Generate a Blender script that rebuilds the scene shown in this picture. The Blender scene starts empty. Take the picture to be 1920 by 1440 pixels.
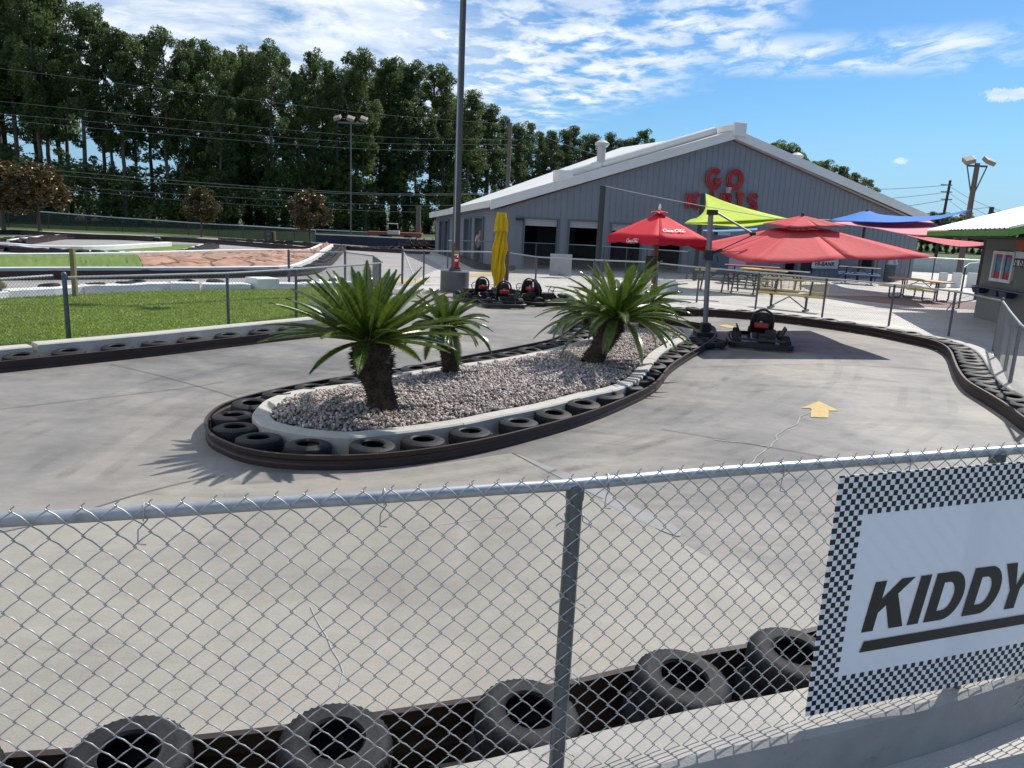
import bpy, math, random
import numpy as np
from mathutils import Vector, Matrix
random.seed(7)
SC = bpy.context.scene
COL = SC.collection
F = 1440.0; CAMZ = 2.43
PITCH = math.radians(12.4); ROLL = math.radians(2.75)
RC = (Matrix.Rotation(math.radians(90) - PITCH, 3, 'X') @ Matrix.Rotation(ROLL, 3, 'Z'))
CP = Vector((0, 0, CAMZ))
def ray(px, py): return RC @ Vector(((px - 960) / F, -(py - 720) / F, -1))
def P(px, py, z=0.0):                      # where the sight line meets the level z
    d = ray(px, py); t = (z - CAMZ) / d.z
    return Vector((d.x * t, d.y * t, z))
def PY(px, py, Y):                         # where it meets the distance Y
    d = ray(px, py); return CP + d * (Y / d.y)
class Plane:                               # an upright plane through a, b (s along it, z up)
    def __init__(s, a, b):
        s.a = Vector((a[0], a[1], 0)); d = Vector((b[0] - a[0], b[1] - a[1], 0)); s.L = d.length
        s.d = d.normalized(); s.n = Vector((s.d.y, -s.d.x, 0))
        if s.n.y > 0: s.n = -s.n
        s.n0 = s.n
    def hit(s, px, py):
        r = ray(px, py); t = (s.a - CP).dot(s.n) / r.dot(s.n); q = CP + r * t
        return ((q - s.a).dot(s.d), q.z)
    def at(s, u, z, o=0.0): return s.a + s.d * u + s.n * o + Vector((0, 0, z))

# ---------------------------------------------------------------- materials
def newmat(name):
    m = bpy.data.materials.new(name); m.use_nodes = True
    n = m.node_tree.nodes; l = m.node_tree.links
    return m, n, l, n['Principled BSDF']
def M(name, c, rough=.7, var=.12, scale=4, bump=.0, bscale=60, metal=0, c2=None, trans=0, spec=.5, dirt=None, emit=0):
    m, n, l, b = newmat(name)
    tc = n.new('ShaderNodeTexCoord')
    nz = n.new('ShaderNodeTexNoise'); nz.inputs['Scale'].default_value = scale; nz.inputs['Detail'].default_value = 7; nz.inputs['Roughness'].default_value = .62
    l.new(tc.outputs['Object'], nz.inputs['Vector'])
    r = n.new('ShaderNodeValToRGB'); r.color_ramp.elements[0].position = .3; r.color_ramp.elements[1].position = .7
    a = [x * (1 - var) for x in c]; d = c2 if c2 else [min(1, x * (1 + var)) for x in c]
    r.color_ramp.elements[0].color = (*a, 1); r.color_ramp.elements[1].color = (*d, 1)
    l.new(nz.outputs['Fac'], r.inputs['Fac'])
    out = r.outputs['Color']
    if dirt:
        n2 = n.new('ShaderNodeTexNoise'); n2.inputs['Scale'].default_value = dirt[1]; n2.inputs['Detail'].default_value = 9; n2.inputs['Roughness'].default_value = .7
        l.new(tc.outputs['Object'], n2.inputs['Vector'])
        r2 = n.new('ShaderNodeValToRGB'); r2.color_ramp.elements[0].position = dirt[2]; r2.color_ramp.elements[1].position = dirt[2] + .15
        l.new(n2.outputs['Fac'], r2.inputs['Fac'])
        mx = n.new('ShaderNodeMix'); mx.data_type = 'RGBA'
        l.new(r2.outputs['Color'], mx.inputs[0]); l.new(out, mx.inputs[6]); mx.inputs[7].default_value = (*dirt[0], 1); out = mx.outputs[2]
    l.new(out, b.inputs['Base Color'])
    b.inputs['Roughness'].default_value = rough; b.inputs['Metallic'].default_value = metal
    b.inputs['Specular IOR Level'].default_value = spec
    if bump:
        nb = n.new('ShaderNodeTexNoise'); nb.inputs['Scale'].default_value = bscale; nb.inputs['Detail'].default_value = 5
        l.new(tc.outputs['Object'], nb.inputs['Vector'])
        bp = n.new('ShaderNodeBump'); bp.inputs['Strength'].default_value = bump; bp.inputs['Distance'].default_value = .02
        l.new(nb.outputs['Fac'], bp.inputs['Height']); l.new(bp.outputs['Normal'], b.inputs['Normal'])
    if trans:
        t = n.new('ShaderNodeBsdfTranslucent'); l.new(out, t.inputs['Color'])
        ms = n.new('ShaderNodeMixShader'); ms.inputs[0].default_value = trans
        l.new(b.outputs[0], ms.inputs[1]); l.new(t.outputs[0], ms.inputs[2]); l.new(ms.outputs[0], n['Material Output'].inputs['Surface'])
    return m
def leafmat(name, lo, hi, trans=.35, rough=.45, scale=.35, spec=.5):
    m, n, l, b = newmat(name)
    g = n.new('ShaderNodeNewGeometry'); tc = n.new('ShaderNodeTexCoord')
    nz = n.new('ShaderNodeTexNoise'); nz.inputs['Scale'].default_value = scale; nz.inputs['Detail'].default_value = 4
    l.new(tc.outputs['Object'], nz.inputs['Vector'])
    oi = n.new('ShaderNodeObjectInfo')
    ad = n.new('ShaderNodeMath'); ad.operation = 'ADD'; l.new(g.outputs['Random Per Island'], ad.inputs[0]); l.new(nz.outputs['Fac'], ad.inputs[1])
    ml = n.new('ShaderNodeMath'); ml.operation = 'MULTIPLY_ADD'; l.new(oi.outputs['Random'], ml.inputs[0]); ml.inputs[1].default_value = .5
    l.new(ad.outputs[0], ml.inputs[2])
    mr = n.new('ShaderNodeMapRange'); mr.inputs[1].default_value = .5; mr.inputs[2].default_value = 1.7; l.new(ml.outputs[0], mr.inputs[0])
    mx = n.new('ShaderNodeMix'); mx.data_type = 'RGBA'; mx.inputs[6].default_value = (*lo, 1); mx.inputs[7].default_value = (*hi, 1)
    l.new(mr.outputs[0], mx.inputs[0]); l.new(mx.outputs[2], b.inputs['Base Color'])
    b.inputs['Roughness'].default_value = rough; b.inputs['Specular IOR Level'].default_value = spec
    t = n.new('ShaderNodeBsdfTranslucent'); l.new(mx.outputs[2], t.inputs['Color'])
    ms = n.new('ShaderNodeMixShader'); ms.inputs[0].default_value = trans
    l.new(b.outputs[0], ms.inputs[1]); l.new(t.outputs[0], ms.inputs[2]); l.new(ms.outputs[0], n['Material Output'].inputs['Surface'])
    return m
def concrete(name, lo, hi, tint, marks=True, stain=.5, mot=.5):
    """poured concrete: broad mottling, fine grain, long rubbed tyre streaks"""
    m, n, l, b = newmat(name)
    tc = n.new('ShaderNodeTexCoord')
    def noise(s, d=8, r=.6, sc=None, dist=0):
        z = n.new('ShaderNodeTexNoise'); z.inputs['Scale'].default_value = s; z.inputs['Detail'].default_value = d; z.inputs['Roughness'].default_value = r; z.inputs['Distortion'].default_value = dist
        if sc:
            mp = n.new('ShaderNodeMapping'); mp.inputs['Scale'].default_value = sc[0]; mp.inputs['Rotation'].default_value = (0, 0, math.radians(sc[1])); l.new(tc.outputs['Object'], mp.inputs['Vector']); l.new(mp.outputs[0], z.inputs['Vector'])
        else: l.new(tc.outputs['Object'], z.inputs['Vector'])
        return z.outputs['Fac']
    def ramp(f, p0, p1, c0, c1):
        r = n.new('ShaderNodeValToRGB'); r.color_ramp.elements[0].position = p0; r.color_ramp.elements[1].position = p1
        r.color_ramp.elements[0].color = (*c0, 1); r.color_ramp.elements[1].color = (*c1, 1); l.new(f, r.inputs['Fac']); return r.outputs['Color']
    def mix(mode, f, a, c):
        x = n.new('ShaderNodeMix'); x.data_type = 'RGBA'; x.blend_type = mode
        if isinstance(f, float): x.inputs[0].default_value = f
        else: l.new(f, x.inputs[0])
        l.new(a, x.inputs[6])
        if isinstance(c, tuple): x.inputs[7].default_value = (*c, 1)
        else: l.new(c, x.inputs[7])
        return x.outputs[2]
    base = ramp(noise(.55, 10, .64, None, .7), .41, .60, lo, hi)
    t = ramp(noise(.33, 4, .5, None, .8), .42, .62, (0, 0, 0), (1, 1, 1))
    base = mix('MIX', t, base, tint)
    grain = ramp(noise(90, 4, .7), .3, .7, (.86, .86, .86), (1.1, 1.1, 1.1)); base = mix('MULTIPLY', 1.0, base, grain)
    md = ramp(noise(6, 8, .7), .3, .72, (.9, .9, .9), (1.08, 1.08, 1.08)); base = mix('MULTIPLY', 1.0, base, md)
    if marks:
        s1 = ramp(noise(1.0, 7, .62, ((.16, 1.5, 1), 12), .3), .50, .64, (1, 1, 1), (1 - stain, 1 - stain, 1 - stain)); base = mix('MULTIPLY', .5, base, s1)
        s2 = ramp(noise(2.2, 8, .7, ((.25, 3.2, 1), -22), .9), .58, .70, (1, 1, 1), (.72, .72, .74)); base = mix('MULTIPLY', .6, base, s2)
        s3 = ramp(noise(.9, 10, .72, ((.7, 1.2, 1), 40), 1.2), .40, .62, (.74, .74, .76), (1.10, 1.09, 1.06)); base = mix('MULTIPLY', mot, base, s3)
        w = ramp(noise(3.1, 9, .8, ((.5, 2.0, 1), 30), 1.5), .66, .74, (0, 0, 0), (1, 1, 1))
        base = mix('MIX', w, base, (hi[0] * 1.25, hi[1] * 1.25, hi[2] * 1.25))
    sp = ramp(noise(38, 2, .5), .72, .76, (0, 0, 0), (.5, .5, .5)); base = mix('MIX', sp, base, (lo[0] * .5, lo[1] * .5, lo[2] * .5))
    l.new(base, b.inputs['Base Color']); b.inputs['Roughness'].default_value = .62; b.inputs['Specular IOR Level'].default_value = .35
    bp = n.new('ShaderNodeBump'); bp.inputs['Strength'].default_value = .25; bp.inputs['Distance'].default_value = .01
    l.new(noise(70, 6, .7), bp.inputs['Height']); l.new(bp.outputs[0], b.inputs['Normal'])
    return m

# ---------------------------------------------------------------- geometry
def tag(o, label=None, cat=None, group=None, kind=None):
    if label: o['label'] = label
    if cat: o['category'] = cat
    if group: o['group'] = group
    if kind: o['kind'] = kind
    return o
def empty(name, loc=(0, 0, 0), label=None, cat=None, group=None, rz=0):
    o = bpy.data.objects.new(name, None); COL.objects.link(o); o.location = loc; o.rotation_euler = (0, 0, rz)
    o.empty_display_size = .2
    return tag(o, label, cat, group)
def kids(o): return [c for c in bpy.data.objects if c.parent == o]
def copy_tree(o, parent=None, kd=None):
    if kd is None:
        kd = {}
        for c in bpy.data.objects:
            if c.parent: kd.setdefault(c.parent.name, []).append(c)
    c = o.copy(); COL.objects.link(c)
    if parent is not None: c.parent = parent
    for ch in kd.get(o.name, []): copy_tree(ch, c, kd)
    return c
class G:
    def __init__(s): s.v = []; s.f = []; s.mi = []; s.m = 0
    def add(s, vs, fs):
        b = len(s.v); s.v += [tuple(v) for v in vs]
        for f in fs: s.f.append([b + i for i in f]); s.mi.append(s.m)
        return s
    def poly(s, pts): return s.add(pts, [list(range(len(pts)))])
    def box(s, c, d, rz=0, R=None):
        x, y, z = d[0] / 2, d[1] / 2, d[2] / 2
        R = R or Matrix.Rotation(rz, 3, 'Z'); c = Vector(c)
        vs = [c + R @ Vector((i * x, j * y, k * z)) for k in (-1, 1) for j in (-1, 1) for i in (-1, 1)]
        return s.add(vs, [(0, 2, 3, 1), (4, 5, 7, 6), (0, 1, 5, 4), (2, 6, 7, 3), (0, 4, 6, 2), (1, 3, 7, 5)])
    def beam(s, a, b, w, h, up=(0, 0, 1)):
        a = Vector(a); b = Vector(b); d = b - a; L = d.length; y = d / L; u = Vector(up)
        x = y.cross(u)
        if x.length < 1e-4: x = Vector((1, 0, 0))
        x.normalize(); z = x.cross(y)
        return s.box((a + b) / 2, (w, L, h), R=Matrix((x, y, z)).transposed())
    def tube(s, path, r, n=8, cap=True, closed=False):
        path = [Vector(p) for p in path]; m = len(path)
        rr = r if isinstance(r, (list, tuple)) else [r] * m
        vs = []; ref = None
        for i, p in enumerate(path):
            if closed: d = path[(i + 1) % m] - path[i - 1]
            else: d = path[min(i + 1, m - 1)] - path[max(i - 1, 0)]
            d = d.normalized() if d.length > 1e-9 else Vector((0, 0, 1))
            if ref is None: ref = Vector((0, 0, 1)) if abs(d.z) < .9 else Vector((1, 0, 0))
            x = ref - d * ref.dot(d)
            if x.length < 1e-5: x = Vector((0, 1, 0)) - d * d.y
            x.normalize(); y = d.cross(x); ref = x
            for k in range(n):
                a = 2 * math.pi * k / n; vs.append(p + (x * math.cos(a) + y * math.sin(a)) * rr[i])
        fs = []
        for i in range(m if closed else m - 1):
            j = (i + 1) % m
            for k in range(n): k2 = (k + 1) % n; fs.append((i * n + k, i * n + k2, j * n + k2, j * n + k))
        if cap and not closed: fs.append(tuple(range(n - 1, -1, -1))); fs.append(tuple(range((m - 1) * n, m * n)))
        return s.add(vs, fs)
    def lathe(s, prof, n=24, c=(0, 0, 0), R=None, closed=True, mod=None):
        """prof: (radius, z); closed joins last to first"""
        R = R or Matrix.Identity(3); c = Vector(c); vs = []; m = len(prof)
        for k in range(n):
            a = 2 * math.pi * k / n; ca, sa = math.cos(a), math.sin(a)
            for i, (r, z) in enumerate(prof):
                if mod: r, z = mod(k, i, r, z)
                vs.append(c + R @ Vector((r * ca, r * sa, z)))
        fs = []
        for k in range(n):
            k2 = (k + 1) % n
            for i in range(m if closed else m - 1):
                j = (i + 1) % m; fs.append((k * m + i, k2 * m + i, k2 * m + j, k * m + j))
        return s.add(vs, fs)
    def sweep(s, path, prof, closed=False, zs=None):
        """prof: (offset to the side, z) swept upright along a ground path, with ends capped"""
        path = [Vector((p[0], p[1], p[2] if len(p) > 2 else 0)) for p in path]; m = len(path); k = len(prof); vs = []
        for i, p in enumerate(path):
            a = path[i - 1] if (closed or i) else p; b = path[(i + 1) % m] if (closed or i < m - 1) else p
            d = b - a; d.z = 0; d = d.normalized(); nx = Vector((d.y, -d.x, 0))
            for o, z in prof: vs.append(p + nx * o + Vector((0, 0, z)))
        fs = []
        for i in range(m if closed else m - 1):
            j = (i + 1) % m
            for q in range(k): q2 = (q + 1) % k; fs.append((i * k + q, j * k + q, j * k + q2, i * k + q2))
        if not closed: fs.append(tuple(range(k))); fs.append(tuple(range(m * k - 1, m * k - k - 1, -1)))
        return s.add(vs, fs)
    def build(s, name, mat, parent=None, smooth=False, bevel=0, origin=None):
        if parent is not None: off = Vector(parent.location) if parent.parent is None else Vector(parent.location) + Vector(parent.parent.location)
        elif origin is not None: off = Vector(origin)
        else:
            a = np.array(s.v); off = Vector(((a[:, 0].min() + a[:, 0].max()) / 2, (a[:, 1].min() + a[:, 1].max()) / 2, a[:, 2].min()))
        me = bpy.data.meshes.new(name)
        me.from_pydata([(x - off.x, y - off.y, z - off.z) for x, y, z in s.v], [], s.f)
        for mm in (mat if isinstance(mat, (list, tuple)) else [mat]): me.materials.append(mm)
        if any(s.mi): me.polygons.foreach_set('material_index', s.mi)
        me.validate(clean_customdata=False)
        if smooth:
            me.polygons.foreach_set('use_smooth', [True] * len(me.polygons))
            try: me.set_sharp_from_angle(angle=math.radians(38))
            except Exception: pass
        o = bpy.data.objects.new(name, me); COL.objects.link(o)
        if parent is not None: o.parent = parent
        else: o.location = off
        if bevel:
            md = o.modifiers.new('b', 'BEVEL'); md.width = bevel; md.segments = 2; md.limit_method = 'ANGLE'
        return o
def npmesh(name, V, Q, mat, parent=None, loc=(0, 0, 0), mi=None):
    me = bpy.data.meshes.new(name); nv = len(V); nf = len(Q); k = Q.shape[1]
    me.vertices.add(nv); me.vertices.foreach_set('co', np.asarray(V, np.float32).ravel())
    me.loops.add(nf * k); me.loops.foreach_set('vertex_index', Q.astype(np.int32).ravel())
    me.polygons.add(nf); me.polygons.foreach_set('loop_start', np.arange(nf, dtype=np.int32) * k)
    for mm in (mat if isinstance(mat, (list, tuple)) else [mat]): me.materials.append(mm)
    if mi is not None: me.polygons.foreach_set('material_index', mi.astype(np.int32))
    me.update(calc_edges=True)
    o = bpy.data.objects.new(name, me); COL.objects.link(o); o.parent = parent; o.location = loc
    return o
def spline(pts, n=8, closed=False):
    pts = [Vector(p) for p in pts]; m = len(pts); out = []
    for i in range(m if closed else m - 1):
        if closed: p0, p1, p2, p3 = pts[i - 1], pts[i], pts[(i + 1) % m], pts[(i + 2) % m]
        else: p0, p1, p2, p3 = pts[max(i - 1, 0)], pts[i], pts[i + 1], pts[min(i + 2, m - 1)]
        for k in range(n):
            t = k / n
            out.append(.5 * ((2 * p1) + (p2 - p0) * t + (2 * p0 - 5 * p1 + 4 * p2 - p3) * t * t + (3 * p1 - p0 - 3 * p2 + p3) * t ** 3))
    if not closed: out.append(pts[-1])
    return out
def resample(path, step, closed=False):
    path = [Vector(p) for p in path]
    if closed: path = path + [path[0]]
    L = [0]
    for a, b in zip(path, path[1:]): L.append(L[-1] + (b - a).length)
    n = max(1, round(L[-1] / step)); out = []; j = 0
    for i in range(n + (0 if closed else 1)):
        s = L[-1] * i / n
        while j < len(L) - 2 and L[j + 1] < s: j += 1
        t = (s - L[j]) / max(1e-9, L[j + 1] - L[j]); out.append(path[j].lerp(path[j + 1], min(1, t)))
    return out
def offset(path, d, closed=False):
    m = len(path); out = []
    for i, p in enumerate(path):
        a = path[i - 1] if (closed or i) else p; b = path[(i + 1) % m] if (closed or i < m - 1) else p
        t = (b - a); t.z = 0; t.normalize(); out.append(p + Vector((t.y, -t.x, 0)) * d)
    return out
def sheet(name, pts, z, mat, kind='structure', parent=None):
    g = G(); g.poly([(p[0], p[1], z) for p in pts])
    import bmesh
    o = g.build(name, mat, parent)
    bm = bmesh.new(); bm.from_mesh(o.data); bmesh.ops.triangulate(bm, faces=bm.faces[:]); 
    for f in bm.faces:
        if f.normal.z < 0: f.normal_flip()
    bm.to_mesh(o.data); bm.free()
    if parent is None: o['kind'] = kind
    return o
def wallmesh(g, pl, u0, u1, zb, zt, holes, off=0.0, th=.2):
    """upright wall between u0 and u1; zt a function of u; holes (ua, ub, za, zb)"""
    us = sorted(set([u0, u1] + [h[0] for h in holes] + [h[1] for h in holes] + list(getattr(zt, 'k', []))))
    us = [u for u in us if u0 <= u <= u1]
    for a, b in zip(us, us[1:]):
        mid = (a + b) / 2; hs = sorted([h for h in holes if h[0] <= mid <= h[1]], key=lambda h: h[2])
        lo = zb
        for h in hs + [None]:
            ta, tb = (zt(a), zt(b)) if h is None else (h[2], h[2])
            if min(ta, tb) - lo > .01:
                q = [pl.at(a, lo, off), pl.at(b, lo, off), pl.at(b, tb, off), pl.at(a, ta, off)]
                r = [pl.at(a, lo, off - th), pl.at(b, lo, off - th), pl.at(b, tb, off - th), pl.at(a, ta, off - th)]
                g.add(q + r, [(0, 1, 2, 3), (7, 6, 5, 4), (0, 4, 5, 1), (3, 2, 6, 7)])
            if h: lo = h[3]
    for h in holes:                        # reveals
        for u in (h[0], h[1]): g.add([pl.at(u, h[2], off), pl.at(u, h[3], off), pl.at(u, h[3], off - th), pl.at(u, h[2], off - th)], [(0, 1, 2, 3)])
    for u in (u0, u1): g.add([pl.at(u, zb, off), pl.at(u, zt(u), off), pl.at(u, zt(u), off - th), pl.at(u, zb, off - th)], [(0, 1, 2, 3)])

# palette
m_steel = M('galvanised steel', (.42, .44, .46), .42, .15, 20, metal=.75, dirt=((.20, .19, .18), 9, .62))
m_wire = M('galvanised wire', (.44, .44, .445), .48, .1, 10, metal=.55)
m_wire2 = M('dull wire', (.27, .275, .28), .5, .1, 10, metal=.5)
m_post = M('weathered grey post', (.10, .105, .115), .5, .2, 8, metal=.5, dirt=((.16, .09, .05), 5, .66))
m_brown = M('rusty brown steel', (.035, .021, .018), .55, .25, 3, .15, 40, metal=.2, dirt=((.09, .04, .025), 4, .62))
m_tyre = M('tyre rubber', (.012, .012, .013), .6, .3, 9, .2, 60, c2=(.02, .02, .021), spec=.3, dirt=((.045, .043, .04), 6, .70))
m_tyre2 = M('dusty tyre rubber', (.013, .014, .016), .7, .3, 7, .2, 60, c2=(.022, .023, .026), spec=.25, dirt=((.04, .04, .042), 5, .68))
m_curb2 = M('weathered kerb concrete', (.34, .325, .30), .85, .14, 5, .15, 90, dirt=((.20, .19, .175), 3.5, .60))
m_curb = M('kerb concrete', (.45, .425, .385), .8, .12, 5, .12, 90, dirt=((.27, .25, .23), 3.5, .64))
m_white = M('white painted concrete', (.74, .74, .72), .75, .07, 3, .3, 40, dirt=((.35, .34, .32), 7, .64))
m_black = M('black paint', (.014, .014, .016), .4, .2, 8)
m_wood = M('treated timber', (.30, .24, .12), .8, .2, 6, .3, 40)
# ================================================================ ground
m_ground = M('field grass', (.05, .085, .02), .95, .3, .6, .3, 8)
ground = G().add([(-900, -60, -.012), (900, -60, -.012), (900, 1500, -.012), (-900, 1500, -.012)], [(0, 1, 2, 3)]).build('ground', m_ground, origin=(0, 0, -.012)); ground['kind'] = 'structure'
m_pave = concrete('bright pavement', (.44, .42, .39), (.52, .50, .46), (.56, .53, .49), marks=True, stain=.18)
sheet('pavement', [(-60, 3), (60, 3), (60, 75), (14, 75), (-60, 62)], -.006, m_pave)
m_track = concrete('track concrete', (.150, .146, .140), (.235, .224, .209), (.30, .278, .248), stain=.45, mot=.6)
# the small track: edged by the bands
near_band = [P(x, y, .3) for x, y in ((-700, 1500), (-300, 1452), (0, 1417), (135, 1407), (370, 1382), (520, 1365), (730, 1335), (890, 1310), (1065, 1280), (1185, 1252), (1305, 1227), (1425, 1205), (1535, 1177), (1700, 1136), (1900, 1080), (2150, 1010), (2400, 950))]
near_band = [Vector((p.x, p.y, 0)) for p in near_band]
right_px = [(1250, 592), (1340, 594), (1450, 603), (1560, 617), (1640, 630), (1702, 643), (1745, 653), (1768, 663), (1780, 676), (1786, 692), (1794, 712), (1811, 735), (1853, 762), (1884, 783), (1920, 811), (1990, 860), (2080, 900), (2200, 930), (2330, 945)]
right_band = spline([P(x, y, 0) for x, y in right_px], 5)
left_px = [(-500, 760), (-200, 724), (0, 700), (277, 670), (467, 647), (630, 627), (700, 612), (735, 590), (738, 565), (725, 548)]
left_band = spline([P(x, y, 0) for x, y in left_px], 5)
slab = [p.copy() for p in near_band] + [right_band[i] for i in range(len(right_band) - 1, -1, -4)] + [P(1200, 585), P(1060, 575), P(1000, 548), P(860, 545), P(740, 542)] + [left_band[i] for i in range(len(left_band) - 1, -1, -4)]
track = sheet('track', slab, 0.0, m_track)
# beige pour nearest the fence
m_beige = concrete('beige concrete', (.262, .242, .212), (.318, .296, .26), (.335, .31, .27), stain=.15, mot=.25)
seam = [P(x, y) for x, y in ((-700, 1010), (-300, 985), (0, 1000), (120, 972), (250, 932), (330, 918), (520, 905), (760, 880), (960, 850), (1050, 898), (1150, 948), (1280, 1020), (1400, 1085), (1535, 1150), (1640, 1120))]
pad = sheet('track', [p for p in near_band[:14]] + seam[::-1], .004, m_beige)
m_joint = M('joint dirt', (.09, .085, .08), .9, .2, 10)
m_chalk = M('chalky crack filler', (.36, .36, .355), .9, .15, 12)
def crackline(name, px, w, mat, wob=0.0, z=.008):
    pts = resample(spline([P(x, y, 0) for x, y in px], 6), .12); rnd = random.Random(int(px[0][0]))
    pts = [p + Vector((rnd.uniform(-wob, wob), rnd.uniform(-wob, wob), 0)) for p in pts]
    g = G(); a = offset(pts, w / 2); b = offset(pts, -w / 2)
    for i in range(len(pts) - 1):
        g.add([(a[i].x, a[i].y, z), (b[i].x, b[i].y, z), (b[i + 1].x, b[i + 1].y, z), (a[i + 1].x, a[i + 1].y, z)], [(0, 1, 2, 3)])
    return g.build(name, mat, track)
for px in ([(207, 683), (300, 705), (390, 730), (447, 747)], [(-60, 773), (0, 768), (120, 754), (333, 730), (420, 716)], [(-60, 1010), (0, 1000), (120, 972), (250, 930), (370, 900), (420, 893)],
           [(1240, 805), (1340, 822), (1460, 842), (1560, 860), (1720, 890)], [(960, 850), (1050, 897), (1130, 937)], [(700, 642), (860, 668), (960, 690)], [(1280, 690), (1500, 684), (1700, 690), (1780, 700)]):
    crackline('expansion_joint', px, .012, m_joint, .003)
crackline('crack', [(1400, 885), (1410, 868), (1440, 840), (1452, 828), (1462, 812), (1492, 796), (1500, 782), (1516, 775), (1520, 768)], .011, m_chalk, .014)
crackline('crack', [(1340, 825), (1400, 832), (1440, 838)], .02, m_chalk, .01)
crackline('crack', [(585, 1140), (600, 1175), (615, 1200), (632, 1235), (640, 1260), (636, 1290)], .006, m_chalk, .012, .010)
crackline('crack', [(780, 1000), (830, 985), (900, 975), (960, 970)], .005, m_chalk, .01, .010)
# pale dried-water stain along the pour edge
m_stain = M('dried water stain', (.30, .30, .295), .8, .1, 6, c2=(.24, .238, .235))
def stain(px, mat=m_stain, z=.0062):
    pts = spline([P(x, y, 0) for x, y in px], 6, closed=True)
    return sheet('water_stain', pts, z, mat, parent=track)
stain([(968, 853), (1010, 868), (1070, 890), (1130, 922), (1190, 952), (1262, 985), (1275, 1006), (1240, 996), (1180, 968), (1100, 925), (1030, 889)], z=.0058)
# rubbed tyre lines along the racing line
def markmat():
    m, n, l, b = newmat('rubbed tyre marks'); b.inputs['Base Color'].default_value = (.05, .05, .052, 1); b.inputs['Roughness'].default_value = .6
    tc = n.new('ShaderNodeTexCoord'); w = n.new('ShaderNodeTexNoise'); w.inputs['Scale'].default_value = 1.6; w.inputs['Detail'].default_value = 9; w.inputs['Roughness'].default_value = .7; l.new(tc.outputs['Object'], w.inputs['Vector'])
    r = n.new('ShaderNodeMapRange'); r.inputs[1].default_value = .42; r.inputs[2].default_value = .8; r.inputs[3].default_value = 0; r.inputs[4].default_value = .20; l.new(w.outputs['Fac'], r.inputs[0])
    t = n.new('ShaderNodeBsdfTransparent'); x = n.new('ShaderNodeMixShader'); l.new(r.outputs[0], x.inputs[0]); l.new(t.outputs[0], x.inputs[1]); l.new(b.outputs[0], x.inputs[2]); l.new(x.outputs[0], n['Material Output'].inputs['Surface']); return m
m_mark = markmat()
for k, px in enumerate(([(300, 900), (600, 905), (900, 872), (1180, 800), (1300, 720), (1380, 660)], [(420, 925), (760, 905), (1060, 850), (1260, 780), (1420, 700)], [(1000, 880), (1300, 830), (1500, 750), (1560, 690), (1540, 650)], [(0, 830), (180, 760), (360, 700), (560, 660), (760, 640)],
                        [(60, 900), (220, 800), (380, 730), (600, 680)], [(1180, 900), (1480, 850), (1680, 780), (1700, 720)], [(1290, 720), (1400, 715), (1560, 700), (1690, 712)], [(820, 905), (1000, 870), (1200, 815)])):
    for s in (-.32, 0.0, .34):
        pts = resample(spline([P(x, y, 0) for x, y in px], 8), .25); pts = offset(pts, s + .05 * k); a = offset(pts, .045 + .02 * (k % 3)); b = offset(pts, -.045); g = G(); zq = .0051 + .0001 * (k * 3 + int(s * 3 + 1))
        for i in range(len(pts) - 1): g.add([(a[i].x, a[i].y, zq), (b[i].x, b[i].y, zq), (b[i + 1].x, b[i + 1].y, zq), (a[i + 1].x, a[i + 1].y, zq)], [(0, 1, 2, 3)])
        g.build('tyre_mark', m_mark, track)
# painted arrows
m_yel = M('worn yellow road paint', (.50, .345, .13), .75, .2, 14, dirt=((.27, .24, .19), 11, .56))
def sheetpx(name, px, z, mat): 
    o = sheet(name, [P(x, y, 0) for x, y in px], z, mat); return o
ar = sheetpx('arrow_marking', [(1502, 766), (1536, 753), (1572, 771), (1554, 771), (1553, 784), (1520, 783), (1520, 766)], .008, m_yel)
for o, lab in ((ar, 'yellow painted arrow on the open concrete by the white crack'),
               (sheetpx('arrow_marking', [(1346, 610), (1362, 609), (1392, 617), (1362, 615)], .008, m_yel), 'thin yellow arrow tip painted behind the umbrella pole'),
               (sheetpx('arrow_marking', [(853, 630), (858, 626), (871, 631), (866, 634)], .008, m_yel), 'small yellow paint mark beside the middle cycad'),
               (sheetpx('pavement_marking', [(725, 527), (740, 523), (800, 524), (806, 528), (770, 531)], .002, m_yel), 'yellow paint patch on the pavement by the gate post'),
               (sheetpx('pavement_marking', [(860, 516), (950, 508), (990, 508), (950, 513), (870, 520)], .002, m_yel), 'long yellow paint line behind the yellow umbrella')):
    o['kind'] = 'thing'; tag(o, lab, 'road marking', 'yellow paint on the ground')
m_redpaint = M('dull red band', (.23, .15, .14), .8, .1, 5)
sheetpx('painted_path', [(1535, 554), (1640, 555), (1828, 566), (1880, 572), (1880, 590), (1827, 580), (1700, 573), (1600, 562)], .004, m_redpaint)

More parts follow.
